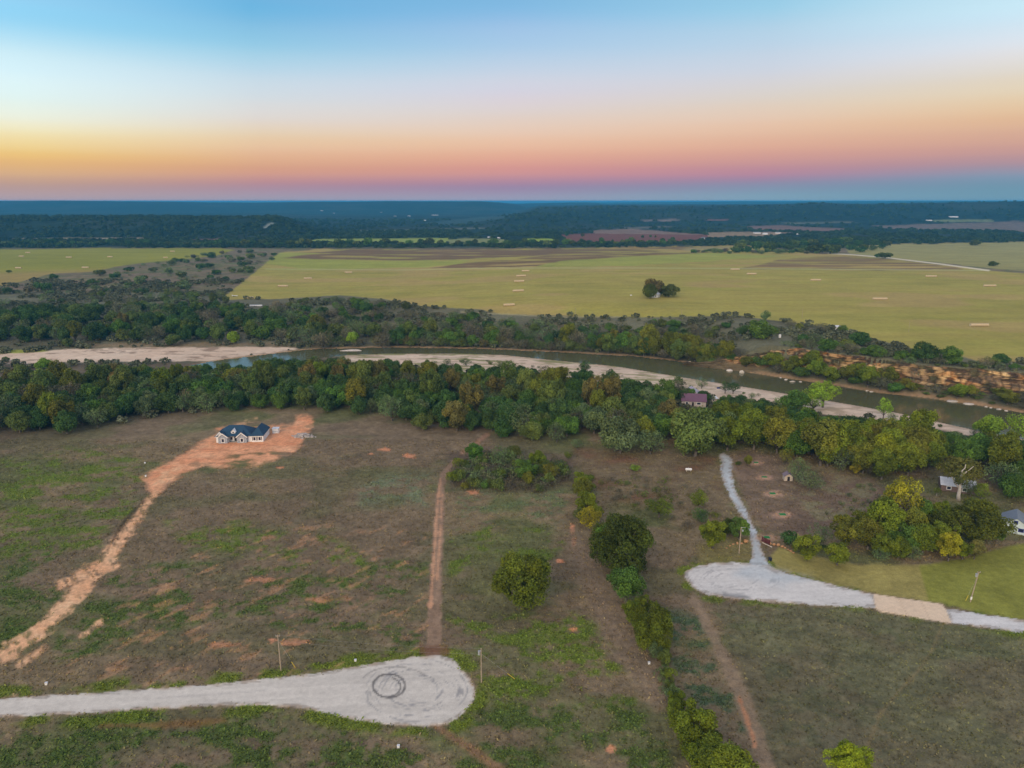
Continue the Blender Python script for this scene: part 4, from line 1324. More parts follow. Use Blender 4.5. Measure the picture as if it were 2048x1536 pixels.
for h_ in HAND:
    if not h_[2]:
        continue
    tree_px(h_[0], h_[1], h_[2], h_[3], h_[4], h_[5], hpx=h_[6], bark=None)


# ---- trees that fill the woods: scattered in world space inside photographed outlines
def skyline(pts):
    P = np.array(pts, float)
    return lambda x: float(np.interp(x, P[:, 0], P[:, 1]))


KEEP = []         # picture boxes (x0, y0, x1, y1, foot y) that nearer trees must not cover: buildings, mats, the drive
KEEP += [(497, 606, 528, 613, 612), (1664, 650, 1680, 658, 657), (430, 846, 560, 890, 870), (1362, 784, 1416, 815, 806), (1564, 940, 1592, 968, 960), (1436, 906, 1470, 1010, 960), (1880, 955, 1962, 1000, 975), (1995, 1020, 2048, 1072, 1066),
         (1440, 775, 1480, 790, 786), (1640, 795, 1735, 830, 812), (1425, 765, 1500, 779, 770), (1280, 742, 1325, 758, 757), (1490, 915, 1590, 1050, 990)]


def wood(poly, n, mix, dmin, sizes, place, landmarks, sky=None, hmul=1.0, parts=True, seed=1, tries=60, hk=(0.85, 1.15), own=True):
    """mix: (weight, kind, tint); landmarks: [(px limit, phrase)]"""
    g = random.Random(seed)
    P = np.asarray(poly, float)
    wp = np.array([onto(x, y)[:2] for x, y in poly])
    x0, y0, x1, y1 = wp[:, 0].min(), wp[:, 1].min(), wp[:, 0].max(), wp[:, 1].max()
    out = []
    weights = [q[0] for q in mix]
    for _ in range(n * tries):
        if len(out) >= n:
            break
        x, y = g.uniform(x0, x1), g.uniform(y0, y1)
        z = float(height(x, y))
        px, py = proj(np.float64(x), np.float64(y), np.float64(z))
        if not (-130 < px < 2180) or poly_sd(P, np.array([px]), np.array([py]))[0] < 0:
            continue
        _, kind, tint = g.choices(mix, weights)[0]
        w = g.uniform(*sizes)
        if kind in ('shrub', 'brush'):
            w *= 0.5
        if any((x - q[0]) ** 2 + (y - q[1]) ** 2 < (dmin * 0.5 * (w + q[2])) ** 2 for q in out):
            continue
        k = g.uniform(*hk)
        pr = PROTO[kind][0]
        ht = w / (2 * pr[2]) * pr[3] * k * hmul
        sc = FPX / (y * cp + (CAMH - z) * sp)
        wpx, tpy = w * sc, py - ht * sc * cp
        if sky and tpy < sky(px) - 2:
            continue
        if any(px + wpx / 2 > b[0] and px - wpx / 2 < b[2] and py > b[4] and tpy < b[3] - 1 for b in KEEP):
            continue
        if own and any(abs(px - q[0]) < 0.3 * (wpx + q[2]) and abs(py - q[1]) < 0.12 * (wpx + q[2]) for q in PLACED):
            continue
        out.append((x, y, w, z, px, py, kind, tint, k * hmul))
    # name each one by look, row and landmark
    groups = {}
    for q in out:
        lm = next(ph for lim, ph in landmarks if q[4] <= lim)
        groups.setdefault((q[7], q[6], lm), []).append(q)
    for (tint, kind, lm), L in groups.items():
        L.sort(key=lambda q: q[4])
        words_ = ["leftmost", "second from left", "third from left", "fourth from left", "fifth from left", "sixth from left", "seventh from left", "eighth from left", "ninth from left", "tenth from left"]
        for i, q in enumerate(L):
            noun = CAT[kind]
            look = "%s %s %s" % (TINT[tint][1], SHAPE[kind], noun)
            if len(L) == 1:
                lab = "only %s %s %s" % (look, place, lm)
            else:
                o_ = "rightmost" if i == len(L) - 1 else (words_[i] if i < 10 else "one further right")
                lab = "%s %s %s %s" % (o_, look, place, lm)
            if len(lab.split()) > 16:
                print("LONG", lab)
            grp = "%s %ss %s %s" % (TINT[tint][1], noun, place, lm)
            tree_at((q[0], q[1], q[3]), q[2], kind, tint, lab, grp, q[8], parts)
    return out


near_sky = skyline([(-200, 728), (0, 728), (120, 724), (250, 728), (330, 728), (450, 726), (520, 718), (560, 712), (600, 716), (660, 712), (700, 716), (760, 714), (850, 720), (950, 727), (1030, 724),
                    (1100, 730), (1250, 742), (1330, 752), (1400, 780), (1480, 796), (1560, 808), (1650, 824), (1750, 838), (1850, 846), (1950, 868), (2048, 882), (2300, 920)])
riv_sky = skyline([(1300, 762), (1380, 778), (1480, 790), (1560, 804), (1650, 820), (1750, 832), (1850, 848), (1950, 868), (2048, 880), (2300, 915)])
LM_N = [(230, "far left"), (430, "beside the white house"), (640, "behind the white house"), (800, "right of white house"), (960, "above the two-track"),
        (1150, "above the grey thicket"), (1345, "left of purple roof"), (9999, "around the purple roof")]
MIXN = [(40, 'oak', 'dark'), (16, 'oak', 'green'), (12, 'oak', 'moss'), (7, 'pecan', 'olive'), (8, 'pecan', 'moss'), (8, 'bare', 'grey'), (18, 'bare', 'silver'), (8, 'oak', 'silver'), (2, 'pecan', 'rust'), (2, 'pecan', 'golive')]
FRONT = [(-140, 872), (0, 868), (70, 866), (120, 870), (200, 858), (260, 836), (330, 830), (430, 826), (560, 822), (690, 832), (770, 836), (800, 854), (840, 864), (930, 866), (1000, 872),
         (1060, 886), (1110, 890), (1150, 880), (1215, 888), (1300, 898), (1340, 890), (1430, 900)]
front_row = FRONT + [(x, y - 20) for x, y in FRONT[::-1]]
mid_row = [(x, y - 20) for x, y in FRONT] + [(1440, 905), (1440, 850), (1300, 812), (1150, 800), (1000, 795), (800, 786), (600, 778), (400, 780), (200, 785), (0, 790), (-140, 795)]
back_row = [(-140, 795), (0, 790), (200, 785), (400, 780), (600, 778), (800, 786), (1000, 795), (1150, 800), (1300, 812), (1440, 850), (1440, 812), (1300, 781), (1150, 764), (1000, 752), (850, 743), (700, 734), (600, 734),
            (480, 748), (400, 754), (250, 766), (100, 775), (-140, 782)]
wood(front_row, 82, MIXN, 0.50, (9.5, 14.5), "in near wood's front,", LM_N, near_sky, seed=31, hk=(0.95, 1.25))
wood(mid_row, 270, MIXN, 0.48, (9.5, 14.5), "inside near wood,", LM_N, near_sky, seed=32, hk=(1.0, 1.35))
MIXB = [(34, 'oak', 'dark'), (14, 'oak', 'green'), (15, 'oak', 'moss'), (10, 'pecan', 'olive'), (12, 'bare', 'grey'), (5, 'pecan', 'rust'), (12, 'pecan', 'moss'), (3, 'pecan', 'golive')]
wood(back_row, 200, MIXB, 0.45, (8.5, 13.5), "at wood's river edge,", LM_N, near_sky, seed=33, hk=(0.85, 1.3))
# right-hand wood between the yard and the sandbar
LM_R = [(1560, "behind the driveway's top"), (1700, "behind the tan shed"), (1850, "above the yard"), (9999, "above the pale metal roof")]
wood([(1440, 905), (1480, 896), (1560, 908), (1600, 925), (1660, 940), (1760, 948), (1860, 944), (1890, 915), (1800, 880), (1680, 862), (1560, 862), (1440, 850)], 66,
     [(30, 'pecan', 'golive'), (14, 'pecan', 'olive'), (10, 'oak', 'dark'), (12, 'oak', 'green'), (10, 'bare', 'silver'), (4, 'oak', 'moss')], 0.50, (11, 18), "in right wood's front,", LM_R, near_sky, seed=34)
wood([(1440, 850), (1560, 862), (1680, 862), (1800, 880), (1890, 915), (2048, 950), (2200, 980), (2200, 925), (2048, 900), (1900, 872), (1760, 850), (1600, 832), (1440, 815)], 66,
     [(30, 'oak', 'dark'), (16, 'oak', 'green'), (12, 'bare', 'silver'), (10, 'pecan', 'moss'), (6, 'bare', 'grey'), (6, 'pecan', 'golive')], 0.60, (9, 14), "in right wood's back,", LM_R, near_sky, seed=35, hk=(0.8, 1.05))
wood([(1600, 905), (1700, 900), (1880, 905), (1885, 955), (1760, 960), (1650, 938)], 20,
     [(24, 'pecan', 'golive'), (8, 'pecan', 'olive'), (6, 'bare', 'silver'), (4, 'pecan', 'citrus')], 0.45, (11, 16), "at yard's upper edge,", [(1740, "behind the tan shed"), (9999, "above the dry yard")], None, seed=137, own=False)
wood([(1900, 935), (1960, 930), (2200, 960), (2200, 1030), (2048, 1010), (1985, 985), (1960, 955)], 16,
     [(18, 'pecan', 'green'), (10, 'pecan', 'golive'), (8, 'bare', 'silver'), (8, 'oak', 'green')], 0.6, (11, 16), "in grove", [(9999, "right of the white-trunked tree")], None, seed=36)
wood([(1660, 1095), (1700, 1075), (1800, 1060), (1880, 1070), (1960, 1080), (1920, 1100), (1800, 1105), (1700, 1108)], 30,
     [(18, 'pecan', 'golive'), (10, 'pecan', 'olive'), (12, 'oak', 'green'), (6, 'oak', 'deep')], 0.55, (9, 13), "inside lawn-side grove,", [(9999, "left of the pale barn")], None, seed=37)
wood([(1330, 800), (1420, 812), (1500, 822), (1600, 836), (1700, 850), (1800, 864), (1900, 880), (2048, 908), (2200, 940), (2200, 925), (2048, 896), (1900, 868), (1800, 852), (1700, 838), (1600, 824), (1500, 810), (1420, 796), (1330, 786)], 40,
     [(20, 'oak', 'dark'), (14, 'oak', 'green'), (10, 'bare', 'silver'), (6, 'pecan', 'green')], 0.55, (8, 13), "beside the sandbar,", [(1560, "near the plum roof"), (1750, "by the cottonwoods"), (9999, "at the right")], riv_sky, seed=135, hk=(0.8, 1.1))
wood([(850, 722), (1009, 722), (1150, 738), (1300, 756), (1420, 776), (1600, 806), (1800, 838), (2000, 876), (2000, 884), (1800, 848), (1600, 816), (1420, 786), (1300, 768), (1150, 752), (1009, 738), (850, 732)], 46,
     [(10, 'shrub', 'moss'), (8, 'brush', 'silver'), (6, 'brush', 'grey'), (3, 'airy', 'green'), (3, 'bare', 'silver')], 0.9, (4, 8), "on the sandbar,", [(1150, "left part"), (1420, "middle"), (9999, "right part")], None, seed=136)
wood([(1200, 706), (1265, 711), (1348, 720), (1470, 738), (1470, 722), (1348, 706), (1265, 698), (1200, 694)], 30,
     [(16, 'pecan', 'olive'), (14, 'pecan', 'moss'), (12, 'oak', 'dark'), (6, 'pecan', 'golive')], 0.42, (10, 14), "by the river's right bend,", [(9999, "below the farmhouse")], None, seed=142, own=False)
# far bank
far_sky = skyline([(-200, 606), (0, 606), (120, 608), (250, 602), (400, 592), (480, 598), (560, 600), (640, 592), (700, 588), (760, 598), (800, 606), (850, 622), (920, 618), (1000, 630), (1060, 636), (1120, 640),
                   (1200, 640), (1300, 636), (1420, 634), (1500, 630), (1560, 645), (1650, 660), (1700, 665), (2200, 690)])
LM_F = [(200, "at the far left"), (430, "beyond the left sandbar"), (640, "beyond the left sandbar's tip"), (850, "above the first river bend"), (1050, "above the long sandbar"), (1250, "below the hay rows"),
        (1480, "below the field farmhouse"), (9999, "near the cliffs")]
MIXF = [(30, 'oak', 'dark'), (16, 'oak', 'green'), (12, 'oak', 'moss'), (16, 'bare', 'grey'), (12, 'bare', 'silver'), (5, 'pecan', 'olive'), (4, 'pecan', 'rust'), (5, 'pecan', 'moss')]
wood([(-140, 690), (0, 686), (150, 684), (330, 684), (500, 684), (620, 692), (800, 692), (1000, 694), (1200, 704), (1350, 716), (1440, 726), (1440, 706), (1200, 688), (1000, 680), (800, 676), (600, 672), (300, 668), (-140, 672)], 110,
     MIXF, 0.5, (11, 17), "along far waterside,", LM_F, far_sky, seed=41, hk=(0.95, 1.3))
wood([(640, 696), (787, 693), (958, 696), (1128, 703), (1265, 711), (1348, 720), (1450, 735), (1450, 728), (1348, 713), (1265, 705), (1128, 697), (958, 690), (787, 688), (640, 690)], 80,
     [(20, 'bare', 'grey'), (12, 'bare', 'moss'), (10, 'oak', 'moss'), (8, 'bare', 'rust')], 0.5, (7, 11), "overhanging far waterline,", LM_F, far_sky, seed=141, hk=(0.8, 1.2), own=False)
wood([(-140, 672), (300, 668), (560, 672), (640, 660), (560, 632), (420, 622), (300, 625), (100, 622), (-140, 640)], 120,
     [(40, 'oak', 'dark'), (14, 'oak', 'green'), (8, 'oak', 'moss'), (10, 'bare', 'silver'), (6, 'bare', 'grey')], 0.5, (12, 18), "in far-bank wood,", LM_F, far_sky, seed=42)
wood([(560, 640), (640, 672), (800, 676), (1000, 680), (1200, 688), (1440, 706), (1500, 690), (1460, 652), (1300, 655), (1150, 655), (1000, 640), (900, 634), (800, 632), (740, 606), (640, 604), (540, 618)], 230,
     [(24, 'bare', 'silver'), (28, 'bare', 'grey'), (14, 'oak', 'dark'), (12, 'oak', 'green'), (8, 'oak', 'moss'), (24, 'brush', 'grey'), (14, 'brush', 'silver')], 0.45, (8, 15), "in far-bank scrub,", LM_F, far_sky, seed=43, hk=(0.75, 1.05))
wood([(-140, 640), (100, 622), (300, 625), (420, 622), (480, 600), (400, 585), (250, 590), (120, 600), (-140, 612)], 40,
     [(20, 'bare', 'silver'), (10, 'bare', 'grey'), (14, 'oak', 'moss'), (8, 'oak', 'dark')], 0.9, (7, 12), "behind far-bank wood,", LM_F, None, seed=44, parts=False)
# cliff foot
wood([(1400, 722), (1500, 738), (1600, 757), (1750, 780), (1790, 786), (1790, 770), (1700, 752), (1600, 738), (1500, 716), (1400, 704)], 60,
     [(22, 'pecan', 'olive'), (14, 'pecan', 'golive'), (8, 'oak', 'green'), (10, 'bare', 'grey')], 0.5, (10, 14), "below the orange bluff", [(1550, "left part"), (9999, "middle part")], None, 0.75, seed=45)
wood([(1790, 784), (1900, 798), (2048, 820), (2200, 845), (2200, 815), (2048, 795), (1900, 782), (1790, 770)], 64,
     [(14, 'pecan', 'olive'), (14, 'bare', 'grey'), (6, 'pecan', 'golive'), (8, 'shrub', 'moss')], 0.5, (8, 12.5), "below the bluff", [(1900, "middle part"), (9999, "right part")], None, 0.55, seed=46)
wood([(1560, 708), (1700, 720), (1800, 732), (1960, 742), (2060, 752), (2060, 740), (1960, 730), (1800, 715), (1700, 700), (1560, 690)], 44,
     [(14, 'oak', 'green'), (10, 'bare', 'silver'), (8, 'bare', 'grey'), (8, 'shrub', 'moss')], 0.65, (6, 10), "on the bluff's brink", [(1750, "left half"), (9999, "right half")], None, 0.8, seed=47)
# scrubland between the two left hay fields
SCRUB = [(-60, 606), (-60, 590), (0, 588), (180, 560), (260, 535), (330, 524), (400, 510), (480, 503), (560, 512), (520, 535), (470, 572), (430, 600), (300, 600)]
LM_S = [(150, "far left"), (260, "left"), (340, "centre left"), (420, "centre right"), (480, "right"), (9999, "far right")]
wood(SCRUB, 64, [(26, 'far', 'dark'), (18, 'far', 'moss'), (12, 'far', 'silver'), (10, 'far', 'grey')], 0.8, (8, 17), "in scrub between hay fields,", LM_S, None, 0.72, seed=48, parts=False, hk=(0.7, 1.2))
wood(SCRUB, 120, [(10, 'bare', 'silver'), (8, 'bare', 'grey'), (5, 'bare', 'moss')], 0.6, (4, 11), "in scrub between hay fields,", LM_S, None, 0.6, seed=148, parts=False, hk=(0.6, 1.1), own=False)
# brush in the thicket and beside the drive
wood([(905, 960), (940, 915), (1010, 915), (1120, 930), (1140, 960), (1080, 985), (960, 980)], 130, [(10, 'brush', 'grey'), (5, 'brush', 'silver'), (4, 'shrub', 'moss')], 0.42, (8, 14), "in grey thicket,", [(980, "left third"), (1060, "middle third"), (9999, "right third")],
     None, 1.25, seed=49, own=False)
wood([(1180, 960), (1330, 960), (1420, 990), (1440, 1040), (1380, 1060), (1230, 1010)], 44, [(10, 'brush', 'grey'), (6, 'brush', 'rust'), (5, 'brush', 'moss'), (3, 'brush', 'golive')], 0.8, (5, 10), "in the rusty weeds", [(1290, "left of the sapling"), (1370, "above the sapling"), (9999, "beside the driveway")],
     None, seed=50)
wood([(1148, 965), (1180, 960), (1210, 1060), (1190, 1075), (1150, 1010)], 12, [(10, 'brush', 'olive'), (6, 'brush', 'grey'), (4, 'shrub', 'golive')], 0.6, (5, 9), "at the hedgerow's top", [(9999, "below the thicket")], None, seed=51, own=False)
for px, py, w, k, t_, l_, h_ in [(1218, 1110, 60, 'pecan', 'green', "green tree leaning on the largest hedgerow tree's left", 60), (1272, 1120, 60, 'pecan', 'deep', "dark green tree at the largest hedgerow tree's right", 70),
                               (1262, 1240, 40, 'pecan', 'golive', "yellow-green tree filling the hedgerow's middle gap", 44), (1318, 1285, 50, 'pecan', 'olive', "olive tree at the right of the olive-yellow hedgerow tree", 60),
                               (1275, 1262, 44, 'pecan', 'golive', "yellow-green tree above the olive-yellow hedgerow tree", 50), (1346, 1440, 34, 'airy', 'golive', "small yellow-green tree above the second lowest hedgerow tree", 44),
                               (1395, 1540, 70, 'pecan', 'golive', "yellow-green tree between the two lowest hedgerow trees", 76), (1160, 1048, 34, 'airy', 'moss', "mossy thin tree at the left of the hedgerow's yellow tree", 34),
                               (1338, 1380, 24, 'shrub', 'moss', "mossy shrub at the hedgerow's narrowest spot", 22), (1205, 1092, 46, 'pecan', 'hedge', "olive-green tree at the upper left of the largest hedgerow tree", 48),
                               (1284, 1232, 40, 'pecan', 'hedge', "olive-green tree right of the hedgerow's middle gap", 46), (1322, 1312, 40, 'pecan', 'hedge', "olive-green tree under the right side of the olive hedgerow tree", 44),
                               (1328, 1334, 30, 'pecan', 'moss', "mossy slim tree at the hedgerow's eroded edge", 40), (1340, 1366, 28, 'airy', 'golive', "pale yellow-green sapling above the hedgerow's narrowest spot", 34),
                               (1352, 1425, 44, 'pecan', 'golive', "yellow-green tree at the top of the lowest hedgerow group", 46), (1410, 1505, 60, 'pecan', 'hedge', "olive-green tree behind the lowest hedgerow tree", 70),
                               (1160, 975, 32, 'pecan', 'golive', "yellow-green tree at the very start of the hedgerow", 34), (1480, 1590, 60, 'pecan', 'golive', "yellow-green tree at the bottom edge right of the lowest hedgerow tree", 60), (1190, 1045, 34, 'pecan', 'golive', "yellow-green tree right of the hedgerow's yellow tree", 38)]:
    tree_px(px, py, w, k, t_, l_, hpx=h_)
wood([(1300, 1310), (1325, 1310), (1360, 1400), (1400, 1500), (1370, 1520), (1340, 1420)], 16, [(10, 'brush', 'silver'), (6, 'shrub', 'moss'), (4, 'shrub', 'golive')], 0.6, (4, 7), "along hedgerow", [(9999, "between its lower trees")], None, seed=52, own=False)
wood([(1560, 1085), (1640, 1080), (1660, 1100), (1600, 1110)], 8, [(10, 'brush', 'silver'), (6, 'shrub', 'dark')], 0.6, (5, 9), "behind the boulders", [(9999, "right of the entrance")], None, seed=53)
wood([(1620, 960), (1740, 965), (1790, 1000), (1740, 1050), (1640, 1040)], 18, [(10, 'brush', 'silver'), (6, 'brush', 'moss')], 0.9, (4, 7), "in yard", [(9999, "right of turf mats")], None, seed=54)

# ---- trees dotted over the far red field and along the hay field's far hedge: one look, told apart by order only
far_pts = [(1134, 472, 11), (1165, 474, 8), (1163, 485, 9), (1203, 485, 12), (1225, 484, 6), (1244, 483, 5), (1254, 485, 8), (1285, 476, 7), (1301, 475, 6), (1311, 475, 5), (1325, 485, 10), (1345, 482, 9), (1268, 487, 9)]
for i, (px, py, w) in enumerate(far_pts):
    tree_px(px, py, w, 'far', R.choice(['dark', 'deep', 'dark']), "small dark round tree dotted over the red ploughed field far away", "trees dotted over the far red field", hpx=w * 0.85, parts=False)
hedge_pts = [(602 + i * 19.5 + R.uniform(-6, 6), 493 + R.uniform(-1.5, 1.5), R.uniform(13, 22)) for i in range(40)]
for px, py, w in hedge_pts:
    tree_px(px, py - (px - 600) * 0.002, w, 'far', R.choice(['dark', 'dark', 'deep', 'moss', 'green']), "dark round tree in the hedge along the hay field's far edge", "trees in the hedge at the hay field's far edge", hpx=w * R.uniform(0.5, 0.85), parts=False)
for i in range(36):
    px = -20 + i * 17 + R.uniform(-6, 6)
    w = R.uniform(14, 24)
    tree_px(px, 493 + R.uniform(-2.5, 1.5), w, 'far', R.choice(['dark', 'dark', 'deep', 'moss']), "dark round tree in the belt behind the left hay field", "trees in the belt behind the left hay field", hpx=w * R.uniform(0.45, 0.7), parts=False)
for i in range(34):
    px = 1470 + i * 9 + R.uniform(-6, 6)
    w = R.uniform(16, 28)
    tree_px(px, 500 + R.uniform(-10, 6) - (i * 0.05), w, 'far', R.choice(['dark', 'dark', 'deep', 'moss']), "dark round tree in the wood at the pale road's far end", "trees in the wood at the pale road's far end", hpx=w * R.uniform(0.45, 0.7), parts=False)
for i in range(30):
    px = 1385 + i * 8.5 + R.uniform(-4, 4)
    w = R.uniform(10, 17)
    tree_px(px, 506 + R.uniform(-3, 2), w, 'far', R.choice(['grey', 'moss', 'silver', 'dark']), "grey-green bush in the strip beside the ploughed patch", "bushes in the strip beside the ploughed patch", hpx=w * R.uniform(0.4, 0.6), parts=False)

# ---- far woods: one mass of crowns nobody could count
_, _, fco, fT = crown_mesh("far_crown", 5, Rr=5.5, top=8.5, base=0.0, nl=7, nleaf=48, leaf=3.6, lobe=0.5, flat=0.8)
cand = np.nonzero((forest > 0.5) & (Y > 1450) & (Y < 4200) & (np.abs(X) < Y * 0.95))[0]
wts = 1.0 / Y[cand] ** 0.5 * sstep(0.3, 0.5, fbm(X[cand] / 120, Y[cand] / 120, 171, 3))
wts /= wts.sum()
pick = rng.choice(cand, 15000, replace=False, p=wts)
nf = len(fco)
sc_f = rng.uniform(0.5, 1.15, len(pick)) * (0.8 + Y[pick] / 6000)
an = rng.uniform(0, 6.28, len(pick))
ca_, sa_ = np.cos(an), np.sin(an)
bx = (fco[None, :, 0] * ca_[:, None] - fco[None, :, 1] * sa_[:, None]) * sc_f[:, None] + X[pick][:, None]
by = (fco[None, :, 0] * sa_[:, None] + fco[None, :, 1] * ca_[:, None]) * sc_f[:, None] + Y[pick][:, None]
bz = fco[None, :, 2] * sc_f[:, None] + (height(X[pick], Y[pick]) - 0.5)[:, None]
me = mesh_np("far_woods", np.stack([bx.ravel(), by.ravel(), bz.ravel()], 1), np.arange(nf * len(pick)).reshape(-1, 4), False)
tt = np.repeat(fT[None], len(pick), 0) * np.concatenate([rng.uniform(0.6, 1.4, (len(pick), 1, 1)), rng.uniform(0, 1.0, (len(pick), 1, 1)), np.ones((len(pick), 1, 2))], 2)
at = me.attributes.new("tint", 'FLOAT_COLOR', 'POINT')
at.data.foreach_set("color", tt.reshape(-1, 4).astype(np.float32).ravel())
fw = tag(obj("far_woods", me, M_leaf), "dark bluish woods covering the far plain and mesa", "woods", None, 'stuff')
fw.color = (0.046, 0.078, 0.028, 1)

# ---- undergrowth: brush no one could count on the far bank and the floor of the woods
_, _, uco, uT = crown_mesh("brush_clump", 6, Rr=2.0, top=2.6, base=0.0, nl=6, nleaf=46, leaf=1.15, lobe=0.5, flat=0.8)
yn_u, yf_u = np.interp(X, NEAR[:, 0], NEAR[:, 1]), np.interp(X, FAR[:, 0], FAR[:, 1])
cu = np.nonzero((CLS == GROUND) & (PX > -150) & (PX < 2200) & (((Y > yf_u + 5) & (PY > 600) & (PY < 760)) | ((PY > 560) & (PY < 640) & (PX < 520) & (Y > yf_u)) | ((Y < yn_u - 28) & (Y > yn_u - 130) & (PY < 850) & (PY > 700))))[0]
wu = Y[cu] ** 2 * sstep(0.40, 0.58, fbm(X[cu] / 28, Y[cu] / 28, 181, 4))
pick = rng.choice(cu, 5200, replace=False, p=wu / wu.sum())
su = rng.uniform(0.5, 1.5, len(pick)) ** 1.3
an = rng.uniform(0, 6.28, len(pick))
ca_, sa_ = np.cos(an), np.sin(an)
bx = (uco[None, :, 0] * ca_[:, None] - uco[None, :, 1] * sa_[:, None]) * su[:, None] + X[pick][:, None]
by = (uco[None, :, 0] * sa_[:, None] + uco[None, :, 1] * ca_[:, None]) * su[:, None] + Y[pick][:, None]
bz = uco[None, :, 2] * su[:, None] + (co_all[pick, 2] - 0.2)[:, None]
me = mesh_np("undergrowth", np.stack([bx.ravel(), by.ravel(), bz.ravel()], 1), np.arange(len(uco) * len(pick)).reshape(-1, 4), False)
tt = np.repeat(uT[None], len(pick), 0) * np.concatenate([rng.uniform(0.6, 1.4, (len(pick), 1, 1)), rng.uniform(0, 1.0, (len(pick), 1, 1)), np.ones((len(pick), 1, 2))], 2)
at = me.attributes.new("tint", 'FLOAT_COLOR', 'POINT')
at.data.foreach_set("color", tt.reshape(-1, 4).astype(np.float32).ravel())
ug = tag(obj("undergrowth", me, M_leaf), "low grey-green brush filling the far bank and the woods' floor", "undergrowth", None, 'stuff')
ug.color = (0.112, 0.128, 0.076, 1)

# ---- weeds and dry grass of the near slope (real tufts, nobody could count them)
M_weed, n, l, b = nodes_of("weeds")
a = n.new("ShaderNodeAttribute")
a.attribute_name = "albedo"
l.new(a.outputs["Color"], b.inputs["Base Color"])
b.inputs["Roughness"].default_value = 0.8
b.inputs["Specular IOR Level"].default_value = 0.1


def tufts(name, label, idx, size, cols, blades=3, var=(0.65, 1.4)):
    k = len(idx)
    g = rng
    reps = np.repeat(idx, blades)
    base = co_all[reps] + np.concatenate([g.normal(0, 0.45, (k * blades, 2)), np.full((k * blades, 1), -0.05)], 1)
    s = np.repeat(g.uniform(*size, k), blades)[:, None]
    az = g.uniform(0, 6.28, k * blades)
    side = np.stack([np.cos(az), np.sin(az), np.zeros_like(az)], 1)
    lean = g.normal(0, 0.55, (k * blades, 3))
    lean[:, 2] = g.uniform(0.45, 1.0, k * blades)
    co = np.stack([base - side * s * 0.5, base + side * s * 0.5, base + side * s * 0.42 + lean * s, base - side * s * 0.42 + lean * s], 1).reshape(-1, 3)
    me = mesh_np(name, co, np.arange(k * blades * 4).reshape(-1, 4), False)
    c = cols * np.repeat(g.uniform(var[0], var[1], k), 1)[:, None]
    c = np.repeat(np.repeat(c, blades, 0) * g.uniform(0.75, 1.25, (k * blades, 1)), 4, 0)
    at = me.attributes.new("albedo", 'FLOAT_COLOR', 'POINT')
    at.data.foreach_set("color", np.concatenate([np.clip(c, 0.01, 0.7), np.ones((len(c), 1))], 1).astype(np.float32).ravel())
    return tag(obj(name, me, M_weed), label, "weeds", None, 'stuff')


gi = np.nonzero((CLS == GROUND) & (Y < 330) & (PX > -120) & (PX < 2170) & (PY > 880))[0]
area = Y[gi] ** 2
greenish = sstep(1.02, 1.35, C[gi, 1] / C[gi, 0])
p1 = area * (greenish ** 1.5 + 0.06)
pick = rng.choice(gi, 52000, replace=False, p=p1 / p1.sum())
tufts("green_weeds", "low green weeds in patches over the near slope and road verges", pick, (0.16, 0.4), C[pick] * np.array([1.08, 1.12, 0.85]), 3, (0.8, 1.3))
p2 = area * (1.05 - greenish)
pick = rng.choice(gi, 42000, replace=False, p=p2 / p2.sum())
tufts("dry_grass", "dry brown grass tussocks covering the near slope", pick, (0.16, 0.42), C[pick] * np.array([1.02, 0.99, 0.92]), 2, (0.75, 1.2))

# ================================================================== buildings
M_white = banded("white_siding", (0.84, 0.84, 0.83), (0.66, 0.66, 0.66), 2, 0.2)
M_trim = plain("white_trim", (0.82, 0.82, 0.80), 0.5, 0.05)
M_stone = plain("grey_stone", (0.33, 0.36, 0.40), 0.9, 0.35, 2.2, bump=0.05)
M_navy = banded("navy_shingles", (0.014, 0.058, 0.112), (0.010, 0.042, 0.084), 2, 0.12, 0.85)
M_glass = plain("window_glass", (0.02, 0.025, 0.05), 0.12, 0.1, 1.0, 0.0, 0.6)
M_dark = plain("dark_paint", (0.025, 0.022, 0.03), 0.5, 0.15)
M_purple = banded("plum_metal_roof", (0.155, 0.075, 0.115), (0.11, 0.05, 0.085), 0, 0.45, 0.5)
M_tan = banded("tan_boards", (0.58, 0.50, 0.41), (0.42, 0.35, 0.28), 0, 0.25, 0.8)
M_lroof = banded("pale_metal_roof", (0.66, 0.70, 0.74), (0.45, 0.48, 0.52), 0, 0.5, 0.45)
M_slate = banded("grey_metal_roof", (0.17, 0.20, 0.24), (0.12, 0.14, 0.17), 0, 0.5, 0.5)
M_mint = banded("pale_blue_siding", (0.58, 0.70, 0.74), (0.42, 0.52, 0.56), 2, 0.25)
M_wood = plain("weathered_pole", (0.36, 0.29, 0.21), 0.85, 0.2, 1.2)
M_metal = plain("galvanised_metal", (0.55, 0.57, 0.58), 0.4, 0.1, 1.0, 0.6)
M_blue = plain("blue_paint", (0.02, 0.03, 0.22), 0.4, 0.1)
M_yellow = plain("yellow_plastic", (0.75, 0.55, 0.05), 0.5, 0.08)
M_redgate = plain("dark_red_paint", (0.11, 0.025, 0.03), 0.6, 0.25, 2.0)
M_boulder = plain("orange_sandstone", (0.50, 0.28, 0.14), 0.95, 0.3, 1.4, bump=0.08)
M_limestone = plain("pale_limestone", (0.62, 0.56, 0.48), 0.95, 0.25, 0.9, bump=0.1)
M_turf = plain("artificial_turf", (0.02, 0.20, 0.045), 0.9, 0.15, 5)
M_black = plain("black_plastic", (0.012, 0.012, 0.02), 0.45, 0.1)
M_hay = banded("round_hay_bale", (0.58, 0.47, 0.30), (0.46, 0.36, 0.21), 2, 0.18, 0.95)
M_brick = plain("dull_brick", (0.30, 0.20, 0.16), 0.9, 0.2, 3)


